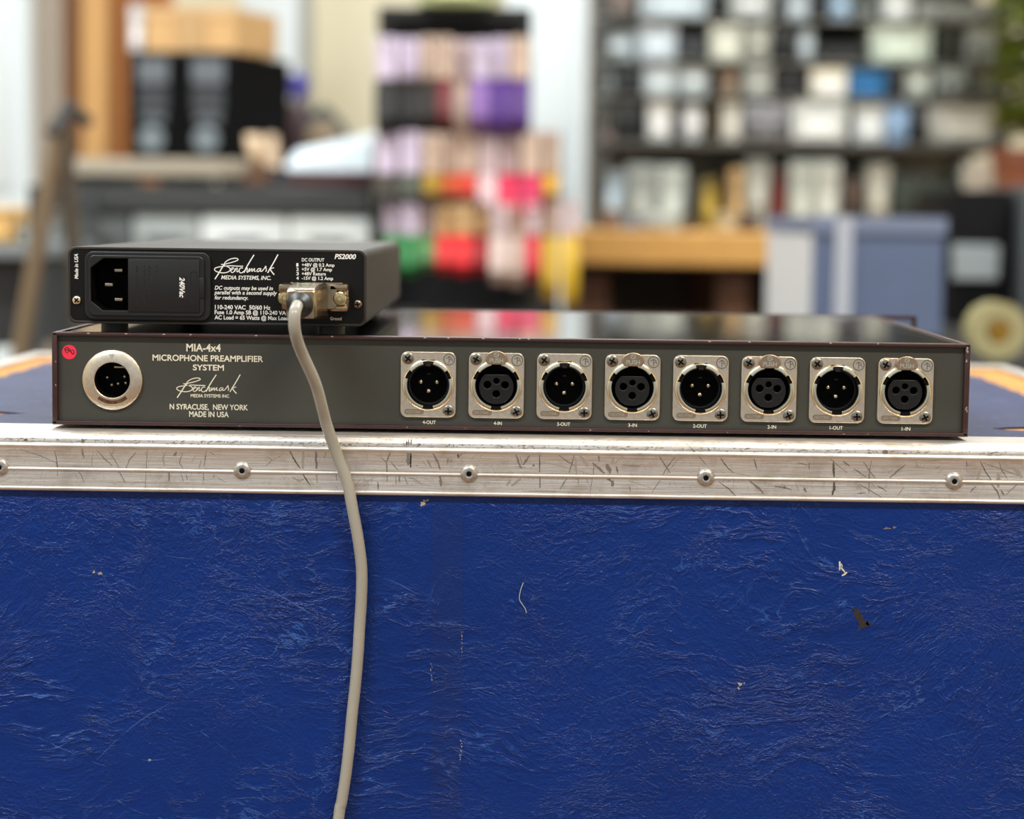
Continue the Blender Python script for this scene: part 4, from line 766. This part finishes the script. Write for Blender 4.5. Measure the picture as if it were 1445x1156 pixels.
b = MB(1); b.box(xs, xe, -.0046, -.0001, .0, h + .002); b.box(xs, xe, -.0046, .2, h, h + .0025); b.build('strap', cm((172, 176, 186)), bb)
b = MB(1); b.add([(-X - .0012, .001, .002), (-X + sk - .0012, .239, .002), (-X + sk - .0012, .239, h - .022), (-X - .0012, .001, h - .022)], [(0, 1, 2, 3)]); b.build('pale_side', cm((206, 208, 210)), bb)  # pale sheet covering the whole left side
cb = root('black_cabinet', 'black equipment cabinet with a pale label, right of the slate blue box', 'cabinet', (at(1383, 400, 2.0).x, 2.15, 0))
cz = at(1380, 268, 2.0).z; X = .043
b = MB(1); b.box(-X, X, -.15, .15, .02, cz, .006, 2); b.build('body', mat('flat_black_paint', S(14, 14, 15), .7, spec=.1), cb)
b = MB(1); b.box(-X + .01, X - .01, -.156, -.149, .06, cz - .13, .003, 1); b.build('door', mat('flat_black_door', S(7, 7, 8), .7, spec=.1), cb)
lz0, lz1 = at(1375, 395, 2.0).z, at(1375, 345, 2.0).z; lx0 = at(1342, 370, 2.0).x - cb.location.x; lx1 = at(1408, 370, 2.0).x - cb.location.x
b = MB(1); b.box(lx0, lx1, -.161, -.155, lz0, lz1, .002, 1); b.build('label_plate', cm((136, 144, 146)), cb)
b = MB(1); b.box(-X, X, -.14, .14, 0, .02); b.build('plinth', cm((10, 10, 10)), cb)
gc = root('grey_locker', 'tall grey metal locker at the right edge of the photograph', 'locker', (at(1500, 380, 1.95).x, 2.12, 0))
b = MB(1); b.box(-.055, .055, -.17, .17, .04, at(1440, 262, 1.95).z, .006, 2); b.build('body', cm((66, 70, 72), .5), gc)
b = MB(1); b.box(-.045, .045, -.174, -.169, .08, at(1440, 275, 1.95).z, .004, 1); b.build('door', cm((74, 78, 80), .5), gc)
b = MB(1); b.box(-.04, -.03, -.186, -.173, .85, .95, .003, 1); b.build('handle', cm((170, 172, 172), .35, .8), gc)
b = MB(1); b.box(-.05, .05, -.16, .16, 0, .04); b.build('plinth', cm((20, 20, 20)), gc)
st_ = root('black_stool', 'low black stool holding the cream cable reel behind the road case', 'stool', (at(1412, 470, 1.2).x, 1.3, 0))
rc = at(1408, 464, 1.2); rr = .030
sz = rc.z - rr - .002
b = MB(1); b.box(-.16, .16, -.14, .14, sz - .03, sz, .006, 2); b.build('seat', cm((16, 16, 17)), st_)
for sx in (-.13, .13):
    for sy in (-.11, .11): b = MB(1); b.box(sx - .015, sx + .015, sy - .015, sy + .015, 0, sz - .03); b.build('leg', cm((20, 20, 20)), st_)
rl = root('cable_reel', 'cream cable reel with a mustard yellow hub on the black stool', 'reel', (rc.x, 1.2, sz))
b = MB(1); b.ring([(rr * .42, 0), (rr * .42, .006), (rr, .006), (rr, 0)], (0, 0, rr), 32); b.ring([(rr * .42, -.03), (rr * .42, -.024), (rr, -.024), (rr, -.03)], (0, 0, rr), 32); b.build('flange', cm((168, 162, 120)), rl)
b = MB(1); b.lathe([(rr * .44, -.024), (rr * .44, .003), (rr * .2, .005), (0, .005)], (.003, 0, rr), 'y', 24); b.build('hub', cm((150, 116, 36)), rl)
b = MB(1); b.ring([(rr * .44, -.024), (rr * .44, 0), (rr * .8, 0), (rr * .8, -.024)], (0, 0, rr), 28); b.build('wound_cable', cm((128, 124, 90)), rl)

# --- middle: rack of hanging packets
KY = 2.2
kx0, kx1, _, kz1 = rect(525, 792, 26, 470, KY)
rk = root('hanging_rack', 'black display rack hung with rows of coloured packets, middle of the background', 'rack', ((kx0 + kx1) / 2, KY + .12, 0))
def kp(x0, x1, y0, y1, z0, z1, n, m, bev=.003): return wpart(x0, x1, y0, y1, z0, z1, n, m, rk, bev)
kbl = cm((16, 15, 15), .5)
kp(kx0, at(748, 200, KY).x, KY + .14, KY + .155, .3, kz1, 'back_board', kbl)
kp(at(748, 200, KY).x, kx1, KY + .14, KY + .155, .3, at(770, 180, KY).z, 'side_board', cm((70, 62, 56)))
kp(kx0, kx0 + .025, KY + .10, KY + .16, .02, kz1 + .02, 'post', kbl); kp(at(748, 200, KY).x - .025, at(748, 200, KY).x, KY + .10, KY + .16, .02, kz1 + .02, 'post', kbl)
kp(kx0, at(748, 200, KY).x, KY + .09, KY + .16, kz1, kz1 + .025, 'top_rail', kbl)
kp(kx0 - .03, kx1 + .03, KY - .1, KY + .35, 0, .03, 'base', kbl)
kp(kx0, kx1, KY + .02, KY + .16, .5, at(660, 440, KY).z, 'lower_box', cm((30, 27, 26)))
LAV, BEI, PNK, TAN = (216, 200, 222), (212, 184, 164), (214, 190, 190), (216, 176, 124)
PK = [('top row', 55, 112, [(530, 560, LAV, (20, 20, 22), 190, 'black'), (562, 592, LAV, (26, 24, 24), 190, 'black'), (594, 616, BEI, (44, 34, 28), 188, 'dark brown'), (618, 638, BEI, (112, 38, 44), 180, 'dark red'), (640, 664, PNK, (196, 172, 156), 188, 'beige'), (666, 690, LAV, (134, 98, 166), 186, 'pale purple'), (692, 716, LAV, (88, 46, 140), 192, 'purple'), (718, 748, BEI, (82, 46, 122), 190, 'deep purple')]),
 ('middle row', 188, 246, [(530, 562, LAV, (58, 52, 40), 284, 'dark olive'), (564, 596, LAV, (72, 78, 66), 284, 'grey green'), (598, 622, BEI, (160, 126, 18), 280, 'mustard'), (624, 646, BEI, (206, 84, 30), 280, 'orange'), (648, 672, BEI, (206, 58, 40), 282, 'orange red'), (674, 702, PNK, (218, 186, 188), 300, 'pale pink'), (704, 732, PNK, (222, 36, 84), 312, 'magenta red'), (734, 764, BEI, (196, 28, 80), 316, 'crimson'), (766, 788, BEI, (206, 156, 40), 282, 'yellow ochre')]),
 ('bottom row', 286, 332, [(542, 566, LAV, (58, 150, 76), 388, 'green'), (568, 590, LAV, (28, 118, 56), 390, 'dark green'), (592, 614, PNK, (112, 168, 104), 380, 'light green'), (616, 640, TAN, (222, 42, 44), 384, 'red'), (642, 664, TAN, (230, 32, 40), 388, 'bright red'), (666, 690, TAN, (176, 38, 46), 386, 'dark red'), (692, 716, PNK, (208, 186, 176), 400, 'pale'), (718, 740, BEI, (206, 182, 168), 404, 'sand'), (742, 762, PNK, (206, 42, 60), 396, 'rose red'), (764, 790, BEI, (220, 184, 56), 420, 'yellow'), (792, 816, PNK, (212, 172, 46), 430, 'golden yellow')])]
for rn, h0, h1, its in PK:
    for i, (a0, a1, hc, pc, bot, cn) in enumerate(its):
        Y = KY + rnd.uniform(-.02, .03); x0, x1, zb, zt = rect(a0, a1, h0 + rnd.uniform(-3, 3), bot, Y); zm = at((a0 + a1) / 2, h1, Y).z
        X = (x1 - x0) / 2
        t = root('hanging_packet', '%s packet on the %s of the hanging rack, %s' % (cn, rn, ORD[i]), 'packet', ((x0 + x1) / 2, Y, zb), group='packets on the hanging rack')
        b = MB(1); b.box(-X * .96, X * .96, -.006, .004, zm - zb, zt - zb, .002, 1); b.build('header_card', cm(hc), t)
        b = MB(1); H = zm - zb; b.loft([[(-X * .8, -.006, 0), (X * .8, -.006, 0), (X * .8, .006, 0), (-X * .8, .006, 0)], [(-X * .95, -.022, H * .25), (X * .95, -.022, H * .25), (X * .95, .012, H * .25), (-X * .95, .012, H * .25)], [(-X, -.018, H * .7), (X, -.018, H * .7), (X, .012, H * .7), (-X, .012, H * .7)], [(-X * .94, -.004, H), (X * .94, -.004, H), (X * .94, .003, H), (-X * .94, .003, H)]]); b.build('pouch', cm(pc, .35), t)
        b = MB(1); xh, zh = (x0 + x1) / 2 - rk.location.x, zt - .012; b.tube([(xh, KY + .145 - rk.location.y, zh), (xh, Y - .04 - rk.location.y, zh), (xh, Y - .05 - rk.location.y, zh + .01)], .002, 6); b.build('hook', cm((150, 150, 150), .3, .9), rk)
x0, x1, _, z1 = rect(582, 704, -22, 27, KY + .05)
item('bin', 'plastic_tray', 'pale green tray on top of the hanging rack', 'tray', x0, x1, kz1 + .025, z1, KY + .03, .12, (190, 200, 150))

# --- left: drawer cabinet, board, black boxes and tools
LY = 2.3
dz = at(300, 262, LY).z; dx0, dx1, _, _ = rect(72, 524, 262, 300, LY)
dc = root('drawer_cabinet', 'long drawer cabinet with a dark grey top along the left', 'cabinet', ((dx0 + dx1) / 2, LY + .3, 0))
def dp(x0, x1, y0, y1, z0, z1, n, m, par=None, bev=.004):
    b = MB(1); L = dc.location; b.box(x0 - L.x, x1 - L.x, y0 - L.y, y1 - L.y, z0, z1, bev, 1); return b.build(n, m, par or dc)
dzb = at(300, 300, LY).z
dp(dx0, dx1, LY - .01, LY + .6, dzb, dz, 'worktop', cm((58, 60, 60), .5))
dp(dx0 + .01, dx1 - .01, LY + .02, LY + .6, .05, dzb, 'carcass', cm((70, 74, 74)))
dp(dx0 + .03, dx1 - .03, LY + .05, LY + .55, 0, .05, 'plinth', cm((20, 20, 20)))
for a0, a1, col in ((74, 184, (92, 96, 96)), (188, 280, (164, 170, 168)), (284, 404, (226, 232, 230)), (408, 522, (232, 238, 236))):  # leftmost column's darker grey paints in the drawer shading
    xa, xb = at(a0, 330, LY).x, at(a1, 330, LY).x; z = dzb - .004
    for k, hh in enumerate((.075, .12, .18, .2, .24)):
        if z - hh < .06: break
        d = dp(xa, xb, LY, LY + .02, z - hh + .003, z, 'drawer', cm(col))
        dp((xa + xb) / 2 - .03, (xa + xb) / 2 + .03, LY - .012, LY + .001, z - hh * .5 - .004, z - hh * .5 + .004, 'handle', cm((120, 122, 122), .35, .7), d, .002); z -= hh
x0, x1, _, _ = rect(92, 350, 224, 252, LY + .02)
bz = at(220, 224, LY + .02).z
br = root('shelf_board', 'beige board raised on dark blocks on the drawer cabinet, under the black boxes', 'board', ((x0 + x1) / 2, LY + .2, dz))
def bp_(xa, xb, ya, yb, za, zb_, n, m): b = MB(1); L = br.location; b.box(xa - L.x, xb - L.x, ya - L.y, yb - L.y, za - L.z, zb_ - L.z, .003, 1); return b.build(n, m, br)
bp_(x0, x1, LY + .02, LY + .38, bz - .027, bz, 'plank', cm((170, 160, 142)))
for xa in (x0 + .01, (x0 + x1) / 2, x1 - .05): bp_(xa, xa + .04, LY + .04, LY + .36, dz, bz - .027, 'block', cm((30, 26, 22)))
blackbox = mat('black_carton_print', S(9, 9, 10), .7, spec=.1)
for k, (a0, a1) in enumerate(((181, 254), (256, 334))):
    Y = LY + .04; xa, xb, _, zt = rect(a0, a1, 72, 222, Y); X = (xb - xa) / 2; h = zt - bz
    t = root('black_box', ['black box with grey printed labels, left of the pair under the cardboard carton', 'black box with grey printed labels, right of the pair, its side in shadow'][k], 'box', ((xa + xb) / 2, Y + .07, bz), group='pair of black boxes')
    b = MB(1); b.prism([(-X, -.07), (X, -.07), (X + (.066 if k else .0), .07), (-X, .07)], 0, h * .97, 'z'); b.build('body', blackbox, t)
    b = MB(1); b.box(-X, X, -.073, -.06, h * .95, h, .002, 1); b.build('lid_flap', cm((22, 23, 24), .5), t)
    for z0_, z1_, w_, c_ in ((.70, .93, .62, (104, 110, 116)), (.44, .66, .6, (58, 62, 66)), (.34, .42, .5, (92, 98, 104))):
        b = MB(1); b.box(-X * w_, X * w_ * .9, -.0735, -.069, h * z0_, h * z1_); b.build('printed_label', cm(c_), t)
    b = MB(1); b.lathe([(h * .12, 0), (h * .12, .004), (0, .004)], (-X * .1, -.07, h * .19), 'y', 20); b.build('round_label', cm((120, 130, 136)), t)
# cardboard carton on the black boxes
topz = at(250, 72, LY + .04).z
xa, xb, _, zt = rect(206, 332, 12, 70, LY + .05); X = (xb - xa) / 2; h = zt - topz
t = root('cardboard_carton', 'tan cardboard carton on top of the two black boxes', 'carton', ((xa + xb) / 2, LY + .11, topz))
crd = mat('cardboard', S(214, 172, 118), .75, var=.08, vscale=20)
b = MB(1); b.prism([(-X, -.065), (X, -.065), (X + .05, .06), (-X + .01, .06)], 0, h, 'z'); b.build('body', crd, t)
b = MB(1); b.box(-X, X, -.068, -.064, h * .8, h * 1.0); b.build('flap', mat('cardboard_flap', S(222, 182, 130), .75), t)
b = MB(1); b.box(-.02, .02, -.07, -.065, 0, h * .98); b.build('tape', cm((196, 160, 112), .3), t)
xa, xb, _, zt = rect(186, 205, 10, 70, LY + .07); item('carton', 'paper_packet', 'narrow white packet standing left of the cardboard carton', 'packet', xa, xb, topz, zt, LY + .05, .1, (206, 204, 206))
# timber frame behind
orw = mat('orange_timber', S(176, 112, 56), .55, var=.25, vscale=12, stretch=(1, 1, .15)); tanw = mat('tan_timber', S(206, 158, 98), .55, var=.2, vscale=12, stretch=(1, 1, .15)); dkw = mat('dark_timber', S(124, 78, 38), .6, var=.3, vscale=12, stretch=(1, 1, .15))
fy_ = 2.96
tf = root('timber_shelf_frame', 'tall timber frame of posts and boards behind the black boxes at left', 'shelf frame', (at(150, 200, fy_).x, fy_, 0))
def fp(a0, a1, y0, y1, z0, z1, n, m):
    xa, xb = at(a0, 120, y0).x, at(a1, 120, y0).x; b = MB(1); L = tf.location; b.box(xa - L.x, xb - L.x, y0 - L.y, y1 - L.y, z0, z1, .004, 1); return b.build(n, m, tf)
fp(88, 116, 3.0, 3.08, 0, 2.1, 'side_post', dkw); fp(114, 148, 2.95, 3.0, 0, 2.1, 'front_post', tanw); fp(148, 178, 3.02, 3.06, 0, 2.1, 'back_post', orw); fp(178, 244, 3.1, 3.12, 0, 2.1, 'back_board', orw)
fp(92, 244, 3.0, 3.1, 1.75, 1.78, 'shelf', tanw); fp(92, 244, 3.0, 3.1, .4, .43, 'shelf', tanw)
# white sheet leaning on the wall and things on the cabinet to the right
xa, xb, _, zt = rect(312, 398, -40, 100, 3.3); t = root('white_board', 'white board standing against the wall behind the cardboard carton', 'board', ((xa + xb) / 2, 3.6, 0))
b = MB(1); b.box(-(xb - xa) / 2, (xb - xa) / 2, 0, .015, .0, 1.7, .003, 1); b.build('sheet', cm((214, 220, 220)), t)
b = MB(1); b.box((xb - xa) / 2, (xb - xa) / 2 + .03, -.005, .02, 0, 1.7, .003, 1); b.build('edge_strip', cm((150, 148, 138)), t)
# paper trimmer
xa, xb, _, zt = rect(362, 522, 236, 262, LY + .03); tz = at(440, 238, LY + .03).z
t = root('paper_trimmer', 'paper trimmer with a sloping pale tray and dark red base on the cabinet', 'trimmer', ((xa + xb) / 2, LY + .17, dz)); X = (xb - xa) / 2; h = tz - dz
b = MB(1); b.box(-X, X, -.14, .14, 0, h * .9, .006, 2); b.build('base', cm((70, 22, 26), .5), t)
b = MB(1); b.box(-X, -X + .05, -.145, .14, h * .2, h * 1.05, .006, 2); b.build('guard', cm((62, 62, 68), .5), t)
b = MB(1); b.add([(-X * .55, -.14, h * .9), (X, -.14, h * .9), (X, .14, h * .9), (-X * .55, .14, h * .9), (-X * .35, -.1, h * .9 + .032), (X, -.1, h * .9 + .05), (X, .14, h * .9 + .075), (-X * .35, .14, h * .9 + .045)], [(0, 3, 2, 1), (4, 5, 6, 7), (0, 1, 5, 4), (1, 2, 6, 5), (2, 3, 7, 6), (3, 0, 4, 7)]); b.build('tray', cm((196, 206, 212), .4), t)
b = MB(1); b.tube([(-X * .75, -.1, h * .9), (-X * .85, -.08, h + .05)], .012, 10); b.build('lever', cm((206, 178, 148)), t)
tzz = dz
def onbench(px): return at(px, 180, LY + .36).x
bt = root('blue_capped_bottle', 'dark bottle with a violet blue cap behind the paper trimmer', 'bottle', (onbench(420), LY + .38, dz))
z0_, z1_ = at(420, 136, LY + .38).z - dz, at(420, 104, LY + .38).z - dz
b = MB(1); b.lathe([(.022, 0), (.024, .004), (.024, z0_ * .8), (.014, z0_ * .95), (.012, z0_), (0, z0_)], (0, 0, 0), 'z', 20); b.build('body', cm((58, 34, 40), .3), bt)
b = MB(1); b.lathe([(.013, z0_), (.0165, z0_ + .004), (.0165, z1_ - .006), (.011, z1_), (0, z1_)], (0, 0, 0), 'z', 18); b.build('cap', cm((62, 56, 150), .4), bt)
td = root('tape_dispenser', 'dark grey rounded tape dispenser behind the paper trimmer', 'dispenser', (onbench(458), LY + .38, dz))
h = at(458, 148, LY + .38).z - dz
b = MB(1); b.prism([(-.04, 0), (.045, 0), (.05, h * .5), (.03, h * .8), (.0, h), (-.03, h * .86), (-.042, h * .5)], -.03, .03, 'y'); b.build('body', cm((70, 72, 72), .5), td)
b = MB(1); b.lathe([(h * .2, -.031), (h * .2, .034), (h * .1, .036), (0, .036)], (.0, 0, h * .62), 'y', 20); b.build('tape_roll', cm((150, 130, 104), .5), td)
rh = root('red_screwdriver', 'red handled screwdriver lying between the black box and the trimmer', 'screwdriver', (onbench(398), LY + .42, dz))
h = at(398, 186, LY + .42).z - dz
b = MB(1); b.lathe([(.012, 0), (.014, .01), (.013, .04), (.009, .05), (0, .05)], (0, 0, h - .02), 'x', 12); b.build('handle', cm((196, 34, 40), .35), rh)
b = MB(1); b.box(-.02, .06, -.02, .02, 0, h - .033, .004, 1); b.build('stand', cm((60, 60, 62)), rh)
b = MB(1); b.lathe([(.003, .05), (.003, .1), (0, .1)], (0, 0, h - .02), 'x', 8); b.build('shaft', cm((170, 170, 170), .3, .9), rh)
xa, xb, _, zt = rect(352, 378, 176, 236, LY + .025)
mt = root('masking_tape_roll', 'beige roll of tape leaning at the left end of the trimmer', 'tape', ((xa + xb) / 2, LY + .0, dz))
mz = at(365, 240, LY + .02).z - dz
b = MB(1); b.box(-.02, .02, -.008, .03, 0, mz, .003, 1); b.build('stand', cm((96, 66, 46)), mt)
b = MB(1); b.ring([(.016, -.011), (.016, .011), (.027, .011), (.027, -.011)], (0, 0, 0), 28); b.v = [(y_ + z_ * -.25, x_ + .01, z_ + mz + .027) for x_, y_, z_ in b.v]; b.build('roll', cm((206, 178, 144)), mt)
# lower left: stand leg, crate and cart
cr = root('tool_cart', 'dark tool cart at the far left with small crates on it', 'cart', (at(-6, 400, 1.87).x, 2.06, 0))
cz = at(10, 345, 1.87).z
for zc, zt in ((cz, .02), (.35, .02)): b = MB(1); b.box(-.12, .062, -.19, .19, zc - zt, zc, .003, 1); b.build('shelf', cm((120, 126, 128), .5), cr)
for sx in (-.11, .052):
    for sy in (-.18, .18): b = MB(1); b.box(sx - .008, sx + .008, sy - .008, sy + .008, .03, cz + .08); b.build('post', cm((50, 54, 56)), cr)
for sx in (-.11, .052):
    for sy in (-.18, .18): b = MB(1); b.lathe([(.028, -.008), (.028, .008), (0, .008)], (sx, sy, .028), 'y', 16); b.build('wheel', cm((15, 15, 15)), cr)
b = MB(1); b.box(-.1, .045, -.16, .16, cz - .14, cz - .02, .004, 1); b.build('drawer', cm((40, 42, 44)), cr)
xa, xb, _, zt = rect(-40, 24, 292, 340, 1.9); item('carton', 'wooden_crate', 'small tan wooden crate on the tool cart', 'crate', xa, xb, cz, zt, 1.9, .16, (206, 166, 104))
xa, xb, _, zt = rect(28, 52, 318, 340, 1.9); item('carton', 'storage_box', 'small grey box on the tool cart beside the crate', 'box', xa, xb, cz, zt, 1.9, .12, (150, 156, 156))
ls = root('folding_stand', 'taupe slanting leg of a folding stand in front of the drawer cabinet', 'stand', (at(45, 480, 1.72).x, 1.75, 0))
def lsx(px, py): p = at(px, py, 1.72); return (p.x - ls.location.x, p.y - ls.location.y, p.z)
p0, p1, p2 = lsx(88, 168), lsx(56, 330), lsx(28, 500)
dd = Vector(p2) - Vector(p1); foot_ = Vector(p2) + dd * ((p2[2] - .01) / -dd.z)
b = MB(1); b.tube([p0, p1, p2, tuple(foot_)], .011, 12); b.build('front_leg', mat('taupe_metal', S(116, 98, 76), .45), ls)
b = MB(1); b.tube([p0, (p0[0] + .06, .1, .01)], .011, 12); b.build('back_leg', cm((84, 76, 66), .45), ls)
b = MB(1); b.tube([(p0[0] - .005, -.07, p0[2] - .02), (p0[0] + .01, -.04, p0[2] + .015), (p0[0] + .02, .02, p0[2])], .009, 12); b.build('hinge', cm((52, 50, 50), .4), ls)
